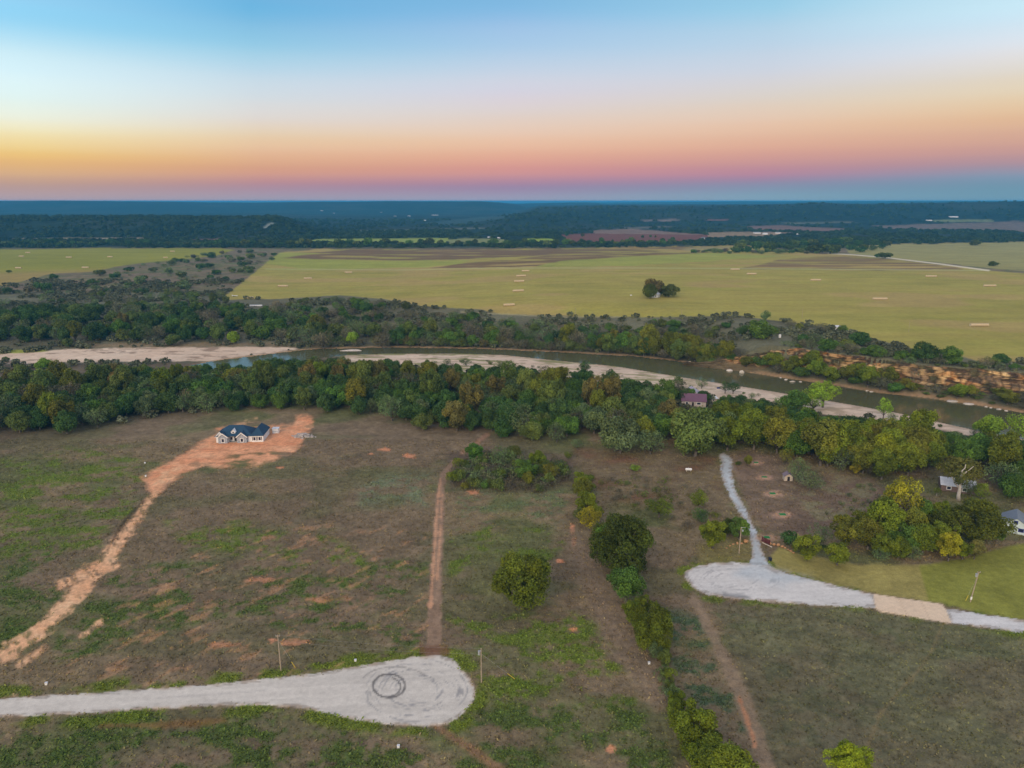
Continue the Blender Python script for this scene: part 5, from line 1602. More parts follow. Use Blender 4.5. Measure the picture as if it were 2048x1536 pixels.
def window(parent, x, y, z, w, h, ny, frame=M_trim, pane=M_glass, shutters=None, axis='y', name="window"):
    """frame box standing proud of the wall, its pane a sub-part; ny: -1 faces -y (or -x)"""
    d = 0.08 * ny
    mb = MB()
    t = 0.22
    spans = [(-w / 2 - t, w / 2 + t, h / 2, h / 2 + t), (-w / 2 - t, w / 2 + t, -h / 2 - t, -h / 2), (-w / 2 - t, -w / 2, -h / 2, h / 2), (w / 2, w / 2 + t, -h / 2, h / 2)]
    for a0, a1, b0, b1 in spans:
        if axis == 'y':
            mb.box(x + a0, x + a1, min(y - 0.03 * ny, y + d), max(y - 0.03 * ny, y + d), z + b0, z + b1)
        else:
            mb.box(min(x - 0.03 * ny, x + d), max(x - 0.03 * ny, x + d), y + a0, y + a1, z + b0, z + b1)
    f = mb.build(name, frame, parent)
    pb = MB()
    if axis == 'y':
        pb.box(x - w / 2, x + w / 2, min(y, y + d * 0.4), max(y, y + d * 0.4), z - h / 2, z + h / 2)
    else:
        pb.box(min(x, x + d * 0.4), max(x, x + d * 0.4), y - w / 2, y + w / 2, z - h / 2, z + h / 2)
    pb.build("pane", pane, f)
    if shutters:
        for sx in (-1, 1):
            MB().box(x + sx * (w / 2 + 0.36) - 0.18, x + sx * (w / 2 + 0.36) + 0.18, y - 0.06, y + 0.02, z - h / 2 - 0.1, z + h / 2 + 0.1).build("shutter", shutters, f)
    return f


def hip(mb, x0, x1, y0, y1, ze, zr, rx0, rx1, ry0, ry1, th=0.18):
    a, b_, c, d = (x0, y0, ze), (x1, y0, ze), (x1, y1, ze), (x0, y1, ze)
    if rx1 > rx0:      # ridge along x
        p, q = (rx0, ry0, zr), (rx1, ry0, zr)
        for poly in ([a, b_, q, p], [b_, c, q], [c, d, p, q], [d, a, p]):
            mb.slab(poly, th)
    else:
        p, q = (rx0, ry0, zr), (rx0, ry1, zr)
        for poly in ([a, b_, p], [b_, c, q, p], [c, d, q], [d, a, p, q]):
            mb.slab(poly, th)
    return mb


def gable_front(mb, x0, x1, y, z0, ze, zp, depth):
    """wall block with a pointed gable, front at y"""
    xm = (x0 + x1) / 2
    pts = [(x0, z0), (x1, z0), (x1, ze), (xm, zp), (x0, ze)]
    mb.poly([(x, y, z) for x, z in pts])
    for (xa, za), (xb, zb) in zip(pts, pts[1:] + pts[:1]):
        mb.poly([(xb, y, zb), (xa, y, za), (xa, y + depth, za), (xb, y + depth, zb)])
    return mb


# ---- the new white house
p = onto(437, 887)
hs = thing("house", p, rad(5), "new white house with dark navy roof on the bare red dirt pad", "house")
mb = MB()
mb.box(-1.2, 4.0, 1.2, 11, -0.4, 2.9).box(4.0, 8.2, 2.8, 11, -0.4, 2.9).box(8.2, 14.3, 1.2, 11, -0.4, 2.9).box(14.3, 19.4, 0.7, 12.4, -0.4, 2.9)
gable_front(mb, -1.2, 2.4, 1.19, 2.8, 2.9, 4.9, 2.5)
mb.build("wall", M_white, hs)
mb = MB()
gable_front(mb, 0.0, 4.0, 0.0, -0.4, 2.75, 4.5, 1.19)
mb.build("stone_gable", M_stone, hs)
mb = MB()
gable_front(mb, 8.2, 12.4, -0.1, -0.4, 2.75, 4.7, 1.29)
mb.build("stone_gable", M_stone, hs)
mb = MB()
hip(mb, -1.7, 14.6, 0.8, 11.5, 3.05, 6.6, 3.4, 9.6, 6.1, 6.1)
hip(mb, 13.9, 19.8, 0.25, 12.8, 3.09, 6.2, 16.85, 16.85, 3.6, 10.0)
for x0, x1, yf_, zp, zb in ((-0.35, 4.35, -0.35, 4.75, 5.2), (7.85, 12.75, -0.45, 4.95, 5.2), (-1.6, 2.75, 0.85, 5.1, 5.6)):
    xm = (x0 + x1) / 2
    mb.slab([(x0, yf_, 2.85), (xm, yf_, zp), (xm, zb, zp), (x0, zb, 2.85)], 0.16)
    mb.slab([(xm, yf_, zp), (x1, yf_, 2.85), (x1, zb, 2.85), (xm, zb, zp)], 0.16)
rf = mb.build("roof", M_navy, hs)
for x0, x1, yf_, zp in ((-0.35, 4.35, -0.37, 4.75), (7.85, 12.75, -0.47, 4.95), (-1.6, 2.75, 0.83, 5.1)):
    xm = (x0 + x1) / 2
    mb = MB()
    for xa, xb in ((x0, xm), (x1, xm)):
        mb.poly([(xa, yf_, 2.4), (xb, yf_, zp - 0.42), (xb, yf_, zp + 0.03), (xa, yf_, 2.88)][::(1 if xa < xb else -1)])
    mb.build("bargeboard", M_trim, rf)
dm = MB()
gable_front(dm, 5.3, 7.1, 2.1, 3.6, 4.6, 5.5, 2.2)
dm = dm.build("dormer", M_white, hs)
mb = MB()
mb.slab([(5.0, 1.85, 4.5), (6.2, 1.85, 5.75), (6.2, 4.8, 5.75), (5.0, 4.8, 4.5)], 0.1)
mb.slab([(6.2, 1.85, 5.75), (7.4, 1.85, 4.5), (7.4, 4.8, 4.5), (6.2, 4.8, 5.75)], 0.1)
mb.build("dormer_roof", M_trim, dm)
window(dm, 6.2, 2.1, 4.35, 0.7, 0.6, -1, name="dormer_window")
window(hs, 2.0, 0.0, 1.3, 1.1, 1.5, -1)
window(hs, 10.3, -0.1, 1.3, 1.1, 1.5, -1)
window(hs, 15.6, 0.7, 1.55, 0.95, 1.5, -1, shutters=M_dark)
window(hs, 17.9, 0.7, 1.55, 0.95, 1.5, -1, shutters=M_dark)
window(hs, 5.0, 2.8, 1.4, 0.9, 1.4, -1)
dr = MB().box(6.2, 7.3, 2.74, 2.82, 0.0, 2.2).build("door", M_dark, hs)
MB().box(7.1, 7.18, 2.68, 2.73, 1.0, 1.15).build("handle", M_metal, dr)
for x in (4.25, 7.95):
    MB().box(x - 0.13, x + 0.13, 1.0, 1.26, 0, 2.86).build("porch_column", M_trim, hs)
MB().box(4.0, 8.2, 0.95, 2.79, -0.3, 0.12).build("porch_floor", plain("concrete", (0.42, 0.4, 0.37), 0.9), hs)

p = onto(551, 867)
cb = thing("storage_box", p, rad(4), "white box shed standing on red dirt beside the new house", "shed")
MB().box(-1.4, 1.4, 0, 2.2, 0, 2.3).build("wall", M_trim, cb)
MB().slab([(-1.55, -0.15, 2.34), (1.55, -0.15, 2.34), (1.55, 2.35, 2.5), (-1.55, 2.35, 2.5)], 0.1).build("roof", M_lroof, cb)
MB().box(-1.1, 1.1, -0.05, -0.01, 0.9, 1.3).build("sign_panel", plain("faded_panel", (0.5, 0.6, 0.65), 0.6), cb)


def rock_mesh(name, seed, sx, sy, sz, cuts=2):
    import bmesh
    bm = bmesh.new()
    bmesh.ops.create_icosphere(bm, subdivisions=cuts, radius=1)
    g = random.Random(seed)
    planes = [(Vector((g.gauss(0, 1), g.gauss(0, 1), g.gauss(0, 1))).normalized(), g.uniform(0.6, 0.85)) for _ in range(8)]
    for v in bm.verts:
        for nrm, d in planes:
            e = v.co.dot(nrm) - d
            if e > 0:
                v.co -= nrm * e
        v.co *= g.uniform(0.95, 1.05)
        v.co = Vector((v.co.x * sx, v.co.y * sy, v.co.z * sz))
    me = bpy.data.meshes.new(name)
    bm.to_mesh(me)
    bm.free()
    return me


def rock_px(name, px, py, wpx, ratio, mat, label, cat, seed, group=None, dy=0.7):
    p = onto(px, py)
    w = wpx * depth_at(p) / FPX
    o = obj(name, rock_mesh(name, seed, w / 2, w / 2 * dy, w / 2 * ratio), mat, None, (p[0], p[1], max(p[2], WZ) + w * ratio * 0.28), R.uniform(-.4, .4))
    return tag(o, label, cat, group)


p = onto(606, 872)
heap = thing("rubble_heap", p, 0, "pale heap of rubble and broken rock at the red pad's right end", "rubble")
mb = MB()
g_ = random.Random(5)
for _ in range(90):
    x, y, s = g_.gauss(0, 2.2), g_.gauss(0, 1.6), g_.uniform(0.2, 0.6)
    z = max(0, 0.9 - 0.25 * math.hypot(x, y * 1.3))
    k = len(mb.v)
    mb.box(x - s, x + s, y - s * .7, y + s * .7, z - .2, z + s * g_.uniform(.5, 1))
    mb.v[k:] = [(a + g_.uniform(-.12, .12), b2 + g_.uniform(-.12, .12), c + g_.uniform(-.12, .12)) for a, b2, c in mb.v[k:]]
mb.build("rubble", plain("grey_rubble", (0.42, 0.38, 0.35), 0.95, 0.3, 0.9), heap)


def gable_house(name, p, rz, L, W, hw, hr, wall, roof, label, cat="house", over=0.35, wins=(), door=None, chimney=None, group=None, small=False):
    """ridge along local x; origin at the centre of the footprint; wins: (side, along, z, w, h) with side f (front, -y), l (-x), r (+x)"""
    t = thing(name, p, rz, label, cat, group)
    mb = MB()
    a, b_ = L / 2, W / 2
    prof = [(-b_, -0.6), (b_, -0.6), (b_, hw), (0, hw + hr), (-b_, hw)]
    mb.poly([(-a, y, z) for y, z in prof][::-1])
    mb.poly([(a, y, z) for y, z in prof])
    for (ya, za), (yb, zb) in zip(prof, prof[1:] + prof[:1]):
        mb.poly([(-a, ya, za), (-a, yb, zb), (a, yb, zb), (a, ya, za)][::-1])
    mb.build("wall", wall, t)
    sl = hr / b_
    mb = MB()
    for s in (-1, 1):
        q = [(-a - over, s * (b_ + over), hw - over * sl + 0.1), (a + over, s * (b_ + over), hw - over * sl + 0.1), (a + over, 0, hw + hr + 0.1), (-a - over, 0, hw + hr + 0.1)]
        mb.slab(q if s < 0 else q[::-1], 0.08)
    r_ = mb.build("roof", roof, t)
    if chimney:
        MB().box(chimney - 0.35, chimney + 0.35, -0.35, 0.35, hw + hr * 0.5, hw + hr + 1.0).build("chimney", M_brick, r_)
    for side, u, z, w, h in wins:
        if side == 'f':
            window(t, u, -b_, z, w, h, -1)
        elif side == 'l':
            window(t, -a, u, z, w, h, -1, axis='x', frame=M_blue if 'barn' in name else M_trim)
        else:
            window(t, a, u, z, w, h, 1, axis='x')
    if door:
        MB().box(door - 0.5, door + 0.5, -b_ - 0.05, -b_ + 0.02, 0, 2.05).build("door", M_dark, t)
    return t


p = onto(1389, 812)
gable_house("house", p + np.array([0, 3, 0.3]), rad(-11), 12.6, 8.6, 2.7, 3.0, plain("cream_stucco", (0.48, 0.42, 0.38), 0.9), M_purple, "house with a plum-purple metal roof half hidden in the river wood", wins=[('f', 2.6, 1.5, 1.9, 1.1), ('f', -3.5, 1.5, 1.2, 1.1), ('r', 0, 1.6, 0.9, 1.1)], door=-0.4, chimney=None)
p2 = onto(1389, 806)
gable_house("house", p2 + np.array([0.5, 10.5, 0.2]), rad(75), 7, 9.0, 3.0, 2.6, M_white, plain("lilac_grey_roof", (0.42, 0.38, 0.45), 0.6), "pale grey-lilac gable roof rising just behind the plum roof", wins=[('l', 0, 1.6, 1, 1)])
p = onto(1422, 803)
gable_house("shed", p, rad(20), 5.5, 4, 2.0, 0.8, M_tan, M_lroof, "little pale-roofed shed right of the plum-roofed house", "shed", wins=[('f', 0, 1.2, 0.8, 0.7)])
p = onto(1577, 962)
sh = gable_house("garden_shed", p + np.array([0, 1.2, 0]), rad(84), 2.9, 3.0, 2.0, 1.0, M_tan, plain("mauve_grey_roof", (0.21, 0.17, 0.20), 0.7), "small tan garden shed with dark door beside the dry yard", "shed", over=0.25)
d_ = MB().box(-1.5, -1.46, -0.45, 0.45, 0.0, 1.85).build("door", M_dark, sh)
MB().box(-1.56, -1.51, 0.28, 0.34, 0.9, 1.05).build("handle", M_metal, d_)
p = onto(1922, 984)
gable_house("house", p + np.array([0, 3, 0]), rad(-24), 11, 8, 2.4, 1.7, plain("brown_wall", (0.2, 0.14, 0.12), 0.9), M_lroof, "house with pale metal roof behind the tall white-trunked tree", wins=[('f', -3, 1.4, 1.2, 1.0), ('f', 2, 1.4, 1.2, 1.0)], door=0)
p = onto(2030, 1068)
gable_house("barn", p + np.array([2.6, 4.0, 0]), rad(56), 9, 7.6, 2.9, 2.3, M_mint, M_slate, "pale blue barn with grey roof cut by the right frame edge", "barn", over=0.3, wins=[('l', 0.2, 3.9, 0.7, 0.7), ('l', -1.5, 1.5, 1.1, 0.8), ('l', 1.9, 1.5, 1.1, 0.8)])
p = onto(1313, 595)
gable_house("house", p + np.array([0, 3, 0]), rad(60), 8, 6, 3.0, 2.2, M_white, M_lroof, "white farmhouse tucked between dark trees in the hay field", wins=[('l', -1, 1.5, 0.9, 1.2), ('l', 1.2, 1.5, 0.9, 1.2)], chimney=1.5)
FARH = [(980, 477, 9, "white farm building at the far end of the narrow green strips"), (998, 478, 6, "tiny white hut right of the white farm building by the green strips"), (1407, 478, 9, "pale building at the red field's right end"),
        (1514, 467, 13, "longest pale building in the far farmstead"), (1530, 469, 9, "pale building in the middle of the far farmstead"), (1556, 467, 10, "tan-roofed building in the far farmstead"),
        (1582, 468, 8, "reddish-roofed building in the far farmstead"), (1597, 470, 7, "small white building at the far farmstead's right"), (1623, 471, 6, "last small white building right of the far farmstead"),
        (1857, 446, 10, "white building on the far right plain"), (1905, 441, 16, "long pale building below the far right knoll"), (1860, 484, 16, "long low pale shed at the far pasture's edge"), (1950, 500, 0, ""),
        (1251, 450, 4, "tiny white house beyond the red field"), (850, 442, 4, "tiny white house before the far woods"), (762, 426, 5, "tiny white house under the far ridge at centre left"), (818, 433, 6, "tiny white building near the far ridge's foot"),
        (790, 433, 5, "tiny pale building left of another at the ridge's foot"), (870, 431, 12, "long pale building at the far ridge's foot"), (644, 425, 5, "tiny white house on the far ridge's left slope"), (668, 427, 4, "tiny white house on the left slope, the right one of two")]
for px, py, w, lab in FARH:
    if w:
        p = onto(px, py)
        ww = w * depth_at(p) / FPX
        gable_house("farm_building", p, rad(R.uniform(-15, 15)), ww, ww * 0.55, 3.2, 2.0, M_white, R.choice([M_lroof, M_lroof, M_slate]) if 'reddish' not in lab else M_purple, lab, "farm building")
p = onto(1520, 658.5)
tr_ = thing("camper_trailer", p, 0.1, "small white camper trailer in the clearing above the bluff", "trailer")
MB().box(-1.9, 1.9, -1, 1, 0.5, 2.5).box(-1.6, 1.6, -0.9, 0.9, 2.5, 2.62).build("body", M_trim, tr_)
window(tr_, -0.7, -1, 1.7, 0.8, 0.6, -1)
MB().box(0.7, 1.3, -1.04, -0.99, 0.6, 2.2).build("door", M_lroof, tr_)
for x in (-0.5, 0.4):
    MB().tube([(x, -1.05, 0.35), (x, -0.85, 0.35)], [0.35, 0.35], 12).build("wheel", M_black, tr_)
p = onto(1559.5, 675)
tk = thing("water_tank", p, 0, "white upright water tank in the clearing above the bluff", "tank")
MB().tube([(0, 0, -0.2), (0, 0, 2.0), (0, 0, 2.3)], [0.85, 0.85, 0.5], 16).build("body", M_trim, tk)
MB().tube([(0, 0, 2.28), (0, 0, 2.42)], [0.25, 0.25], 10).build("lid", M_dark, tk)
p = onto(1377, 942)
pt = thing("propane_tank", p, rad(-4), "white propane tank lying in the rusty weeds left of the driveway", "tank")
MB().tube([(-1.35, 0, 0.75), (-1.25, 0, 0.75), (-1.0, 0, 0.75), (1.0, 0, 0.75), (1.25, 0, 0.75), (1.35, 0, 0.75)], [0.12, 0.38, 0.5, 0.5, 0.38, 0.12], 14).build("body", M_trim, pt, smooth=False)
MB().tube([(0, 0, 1.2), (0, 0, 1.42)], [0.2, 0.17], 10).build("dome", M_metal, pt)
for x in (-0.8, 0.8):
    MB().box(x - 0.12, x + 0.12, -0.35, 0.35, -0.1, 0.34).build("foot", M_limestone, pt)

# ---- practice mats on sand rings
names_m = ["topmost", "second from top", "third from top", "fourth from top", "lowest"]
for i, (px, py, s) in enumerate(MATS):
    p = onto(px, py)
    w = (8.6 * s) * depth_at(p) / FPX
    t = thing("turf_mat", (p[0], p[1], p[2] + 0.12), rad(-3), names_m[i] + " green turf mat on a sandy ring right of the driveway", "turf mat", "green turf mats beside the driveway")
    MB().box(-w / 2, w / 2, -w * .42, w * .42, -0.2, 0.14).build("turf", M_turf, t)
    fr = MB()
    k = w / 2 + 0.12
    q = w * .42 + 0.12
    fr.box(-k, k, -q, -w * .42, -0.3, 0.18).box(-k, k, w * .42, q, -0.3, 0.18).box(-k, -w / 2, -w * .42, w * .42, -0.3, 0.18).box(w / 2, k, -w * .42, w * .42, -0.3, 0.18)
    fr.build("frame", M_wood, t)

# ---- entrance: boulders, gate panels, beam, bin
BO = [(1491.5, 1084, 11, .75, "squarest orange boulder, just left of the driveway"), (1483.5, 1088, 7, .7, "low orange boulder left of the squarest one"), (1474.3, 1088, 5.5, 1.1, "upright pale boulder by the lamp pole's foot"),
      (1466.5, 1089, 6, .65, "small flat boulder left of the upright one"), (1460, 1092, 5, .6, "small boulder in the left row, second from the far end"), (1453, 1097, 5, .6, "boulder at the left row's far end under the olive tree"),
      (1540, 1089, 6.5, 1.1, "upright orange boulder next to the dark red gate"), (1548, 1090, 7.5, .8, "second boulder right of the dark red gate"), (1556, 1091, 8.5, .75, "widest boulder right of the driveway"),
      (1564.5, 1094, 7.5, .65, "fourth boulder right of the gate"), (1570, 1096, 6, .6, "fifth boulder right of the gate"), (1576, 1100, 5.5, .6, "sixth boulder right of the gate"), (1581.5, 1103, 7, .65, "seventh boulder right of the gate"),
      (1587, 1106, 5.5, .55, "last boulder of the right row by the yellow-green tree")]
for i, (px, py, w, r_, lab) in enumerate(BO):
    rock_px("boulder", px, py, w, r_, M_boulder, lab, "boulder", 100 + i, "boulders flanking the driveway entrance", 0.8)
p, q = onto(1523.5, 1083), onto(1536, 1089)
gt = thing("entrance_gate", p, math.atan2(q[1] - p[1], q[0] - p[0]), "dark red gate standing open right of the driveway", "gate")
wl_ = float(np.hypot(q[0] - p[0], q[1] - p[1])) + 0.6
for k in range(2):
    x0 = k * wl_ / 2
    mb = MB()
    for j in range(5):
        mb.box(x0 + 0.05, x0 + wl_ / 2 - 0.05, -0.04, 0.04, 0.25 + j * 0.3, 0.47 + j * 0.3)
    mb.build("panel", M_redgate, gt)
for x in (0, wl_ / 2, wl_):
    MB().box(x - 0.07, x + 0.07, -0.09, 0.09, -0.3, 1.9).build("post", M_redgate, gt)
a_, b2 = onto(1525, 1086), onto(1544, 1095)
bm_ = MB().tube([(0, 0, 0.12), tuple(b2 - a_ + np.array([0, 0, 0.12]))], [0.14, 0.14], 6).build("timber_beam", M_limestone, None, tuple(a_))
tag(bm_, "pale timber beam lying in the grass before the red gate", "beam")
p = onto(1540, 1122)
tb = thing("wheelie_bin", p, 0.3, "dark navy wheelie bin on the lawn right of the driveway mouth", "bin")
mb = MB()
mb.v = [(-.28, -.3, 0.05), (.28, -.3, 0.05), (.28, .3, 0.05), (-.28, .3, 0.05), (-.38, -.42, 1.05), (.38, -.42, 1.05), (.38, .42, 1.05), (-.38, .42, 1.05)]
mb.f = [(0, 3, 2, 1), (4, 5, 6, 7), (0, 1, 5, 4), (1, 2, 6, 5), (2, 3, 7, 6), (3, 0, 4, 7)]
mb.build("body", plain("navy_plastic", (0.012, 0.016, 0.05), 0.5), tb)
MB().slab([(-.42, -.46, 1.1), (.42, -.46, 1.1), (.42, .46, 1.16), (-.42, .46, 1.16)], 0.06).build("lid", M_black, tb)
for x in (-.3, .3):
    MB().tube([(x - .05, .3, .12), (x + .05, .3, .12)], [.13, .13], 10).build("wheel", M_black, tb)


# ---- utility poles
def z_at(p, py):
    d = ray(1024, py)
    return CAMH + d[2] * p[1] / d[1]


def pole(px, py, top_py, label, tank=0, arm=0.0, lamp=False, guy=None, box=False, lean=0.0, r=0.14, name="utility_pole", group="utility poles"):
    p = onto(px, py)
    H = max(3.0, z_at(p, top_py) - p[2])
    t = thing(name, p, 0, label, "pole", group)
    MB().tube([(0, 0, -0.8), (lean * 0.5, 0, H / 2), (lean, 0, H)], [r * 1.15, r, r * 0.8], 8).build("pole", M_wood, t)
    if tank:
        tk = MB().tube([(lean * .9 + tank * 0.42, 0, H - 1.55), (lean * .9 + tank * 0.42, 0, H - 0.6)], [0.3, 0.3], 12).build("transformer", M_metal, t)
        MB().tube([(lean * .9 + tank * 0.42, 0, H - 0.6), (lean * .9 + tank * 0.42, 0, H - 0.35)], [0.06, 0.05], 6).build("bushing", M_dark, tk)
    if arm:
        ar = MB().box(lean - arm, lean + arm, -0.06, 0.06, H - 0.35, H - 0.22).build("crossarm", M_wood, t)
        for x in (-arm * .85, arm * .85):
            MB().tube([(lean + x, 0, H - 0.22), (lean + x, 0, H + 0.02)], [0.06, 0.05], 6).build("insulator", M_metal, ar)
    if lamp:
        MB().tube([(0, 0, H - 0.3), (0.7, 0, H - 0.1), (1.4, 0, H - 0.25)], [0.05, 0.05, 0.05], 6).build("lamp_arm", M_metal, t)
        MB().tube([(0.55, 0, H - 1.5), (0.55, 0, H - 1.0)], [0.22, 0.28], 10).build("lamp_head", M_metal, t)
    if guy:
        gx, gy = guy
        e = Vector((gx, gy, 0.0))
        s = Vector((lean * .8, 0, H * 0.85))
        MB().tube([tuple(s), tuple(e)], [0.015, 0.015], 4).build("guy_wire", M_metal, t)
        MB().tube([tuple(e.lerp(s, 0.0)), tuple(e.lerp(s, 0.22))], [0.06, 0.06], 6).build("guy_guard", M_yellow, t)
    if box:
        MB().box(-0.22, 0.22, -0.3, -0.16, 0.9, 1.7).build("meter_box", M_trim, t)
    return p, H, lean


A1 = pole(562, 1341, 1270, "wooden utility pole above the road's left straight", arm=0.5, guy=(3.0, 1.0))
B1 = pole(963, 1366, 1297, "wooden utility pole with small transformer right of the turning circle", tank=-1, guy=(7.5, 1.4))
pole(1940, 1204, 1143, "leaning utility pole with big white transformer on the right lawn", tank=-1, arm=0.5, guy=(-0.8, 0.6), box=True, lean=0.95)
pole(1478, 1106, 1054, "utility pole with lamp left of the driveway entrance", lamp=True, r=0.16)
pole(1150.5, 633, 615, "thin dark pole at the hay field's edge below the bale rows", r=0.12)
pole(1604, 637, 613, "thin dark pole at the hay field's edge near the trailer", r=0.12)
pole(1363, 634, 616, "thin dark pole at the hay field's edge below the farmhouse", r=0.12)
pole(1817, 664, 642, "faint thin pole standing in the right part of the hay field", r=0.1)
pole(1495, 674, 655, "short pole with small transformer beside the cliff-top oak", tank=1, r=0.12)
for k, (dz_, dx) in enumerate(((0.0, 0.0), (1.4, 0.1))):
    s = Vector((A1[0][0] + dx, A1[0][1], A1[0][2] + A1[1] - dz_))
    e = Vector((B1[0][0] - dx, B1[0][1], B1[0][2] + B1[1] - dz_))
    pts = [tuple(s.lerp(e, i / 14) - Vector((0, 0, 4 * 0.7 * (i / 14) * (1 - i / 14)))) for i in range(15)]
    tag(MB().tube(pts, [0.011] * 15, 4).build("power_line", plain("wire", (0.3, 0.3, 0.3), 0.5), None), ("upper" if k == 0 else "lower") + " wire strung between the two poles by the left road", "wire", "wires between the two left poles")
for px, py, lab in [(290, 927, "white utility pedestal left of the house's dirt drive"), (291.6, 953, "second white pedestal, lower, beside the dirt drive's bend"), (93, 1369, "white pedestal at the left road's upper verge"),
                    (711, 1323, "white pedestal above the road where the circle begins"), (797, 1495, "white pedestal below the turning circle"), (1298, 1328, "white pedestal beside the hedgerow's small sapling")]:
    p = onto(px, py)
    t = thing("utility_pedestal", p, R.uniform(-.3, .3), lab, "pedestal", "white utility pedestals")
    MB().box(-0.24, 0.24, -0.2, 0.2, -0.2, 0.5).build("cabinet", M_trim, t)
    MB().slab([(-.28, -.24, .54), (.28, -.24, .54), (.28, .24, .58), (-.28, .24, .58)], 0.04).build("lid", M_lroof, t)
p = onto(1437, 777)
t = thing("wooden_crate", p, 0.1, "small dark blue crate lying on the pink sand behind the plum-roofed house", "crate")
MB().box(-.9, .9, -.5, .5, 0, .7).build("body", M_blue, t)
MB().slab([(-.95, -.55, .75), (.95, -.55, .75), (.95, .55, .75), (-.95, .55, .75)], .06).build("lid", M_black, t)

# ---- rocks in the river
RK = [(1380, 724, 7, .5, "pale rock at the left end of the far waterline's rock group"), (1391, 728, 9, .5, "second pale rock in the left group at the far waterline"), (1405, 731, 15, .45, "broad white rock in the left group at the far waterline"),
      (1421, 734, 7, .4, "small pale rock right of the broad white one"), (1459, 742, 13, .5, "white boulder alone in the water below the bluff's left end"), (1484, 746, 11, 1.0, "tall pointed white boulder in the river"),
      (1561, 756, 6, .4, "small yellowish rock in the river's middle group"), (1572, 760, 8, .5, "pale rock in the middle group, second from left"), (1585, 764, 12, .4, "flat white rock in the middle group"), (1601, 764, 8, .4, "pale rock at the middle group's right"),
      (1734, 782, 7, .45, "left rock of the white pair below the bluff"), (1743, 784, 8, .4, "right rock of the white pair below the bluff"), (1905, 803, 26, .18, "longest flat pale ledge at the far waterline"), (1938, 808, 24, .16, "second flat pale ledge at the far waterline"),
      (1972, 814, 8, .4, "small pale rock right of the flat ledges"), (1982, 816, 7, .4, "second small pale rock right of the flat ledges"), (1998, 819, 12, .25, "flat rock near the river's right end"), (2012, 822, 10, .3, "last pale rock at the river's right end")]
for i, (px, py, w, r_, lab) in enumerate(RK):
    p = on_plane(px, py, WZ)
    w_ = w * depth_at(p) / FPX
    o = obj("river_rock", rock_mesh("river_rock", 200 + i, w_ / 2, w_ * .35, max(w_ / 2 * r_, .35)), M_limestone, None, (p[0], p[1], WZ + w_ * r_ * 0.12), R.uniform(-.3, .3))
    tag(o, lab, "rock", "pale rocks along the far waterline")
spit = rock_mesh("sand_spit", 300, 9.5, 3.6, 0.5, 3)
p = on_plane(702, 701, WZ)
tag(obj("sand_spit", spit, M_limestone, None, (p[0], p[1], WZ + 0.05)), "little white sand spit in the first river bend", "sandbank")

# ---- hay bales, end to end in rows
import bmesh
bmq = bmesh.new()
bmesh.ops.create_cone(bmq, cap_ends=True, segments=20, radius1=1.1, radius2=1.1, depth=1.5)
for v in bmq.verts:
    v.co = Vector((v.co.z, v.co.x, v.co.y))
bmesh.ops.bevel(bmq, geom=[e for e in bmq.edges if abs(abs(e.verts[0].co.x) - 0.75) < 1e-4 and abs(abs(e.verts[1].co.x) - 0.75) < 1e-4 and e.verts[0].co.x * e.verts[1].co.x > 0], offset=0.14, segments=2, affect='EDGES')
bale_me = bpy.data.meshes.new("hay_bale")
bmq.to_mesh(bale_me)
bmq.free()
bale_me.materials.append(M_hay)
ROWS = [(1018, 611.5, 23, "row nearest the river in the middle file"), (1036.5, 583, 21, "second row up in the middle file"), (1038, 564, 20, "third row up in the middle file"), (1042, 553, 18, "fourth row up in the middle file"),
        (1051, 543, 16, "topmost row of the middle file"), (697, 546, 15, "row at the upper left below the thin fence line"), (616, 558, 16, "row in the field's left part, upper one"), (566, 573.5, 19, "row in the field's left part, lower one"),
        (499, 597, 16, "row at the field's lower left corner"), (1470, 540, 18, "row just under the ploughed patch, left one"), (1503, 549, 19, "row just under the ploughed patch, right one"), (1631, 561.5, 21, "row right of the farmhouse, upper"),
        (1759.5, 599.5, 29, "row right of the farmhouse, large lower one"), (1862, 554, 22, "row at the upper right below the pale road"), (1979, 573, 24, "row near the right frame edge, upper one"), (1958, 652.5, 37, "longest row above the cliffs at the right")]
nb = 0
for px, py, w, lab in ROWS:
    p = onto(px, py)
    n_b = max(4, int(round(w * depth_at(p) / FPX / 1.52)))
    for k in range(n_b):
        x = p[0] + (k - (n_b - 1) / 2) * 1.52
        o = bpy.data.objects.new("hay_bale", bale_me)
        COL.objects.link(o)
        o.location = (x, p[1] + R.uniform(-.1, .1), float(height(x, p[1])) + 1.05)
        o.rotation_euler = (R.uniform(0, 6), 0, R.uniform(-.05, .05))
        tag(o, "round tan hay bale in the " + lab, "hay bale", "bales in the " + lab)
        nb += 1
LROWS = [(43, 513.5, 10), (56, 506, 9), (138, 515.5, 11), (220, 514.5, 9), (331, 516, 8), (345, 503.5, 8), (37, 537, 12), (171, 536, 13)]
for px, py, w in LROWS:
    p = onto(px, py)
    n_b = max(3, int(round(w * depth_at(p) / FPX / 1.52)))
    for k in range(n_b):
        x = p[0] + (k - (n_b - 1) / 2) * 1.52
        o = bpy.data.objects.new("hay_bale", bale_me)
        COL.objects.link(o)
        o.location = (x, p[1], float(height(x, p[1])) + 1.05)
        tag(o, "round hay bale in one of the tiny rows on the left hay field", "hay bale", "bales on the left hay field")
        nb += 1
p = onto(470, 593)
t = thing("flatbed_trailer", p, 0.05, "white flatbed trailer at the hay field's lower left corner", "trailer")
MB().box(-3, 3, -1.1, 1.1, 0.8, 1.1).build("bed", M_trim, t)
MB().box(-3, -2.85, -1.1, 1.1, 1.1, 2.0).build("headboard", M_trim, t)
for x in (-1.0, 0.4):
    MB().tube([(x, -1.15, .45), (x, -.85, .45)], [.45, .45], 12).build("wheel", M_black, t)
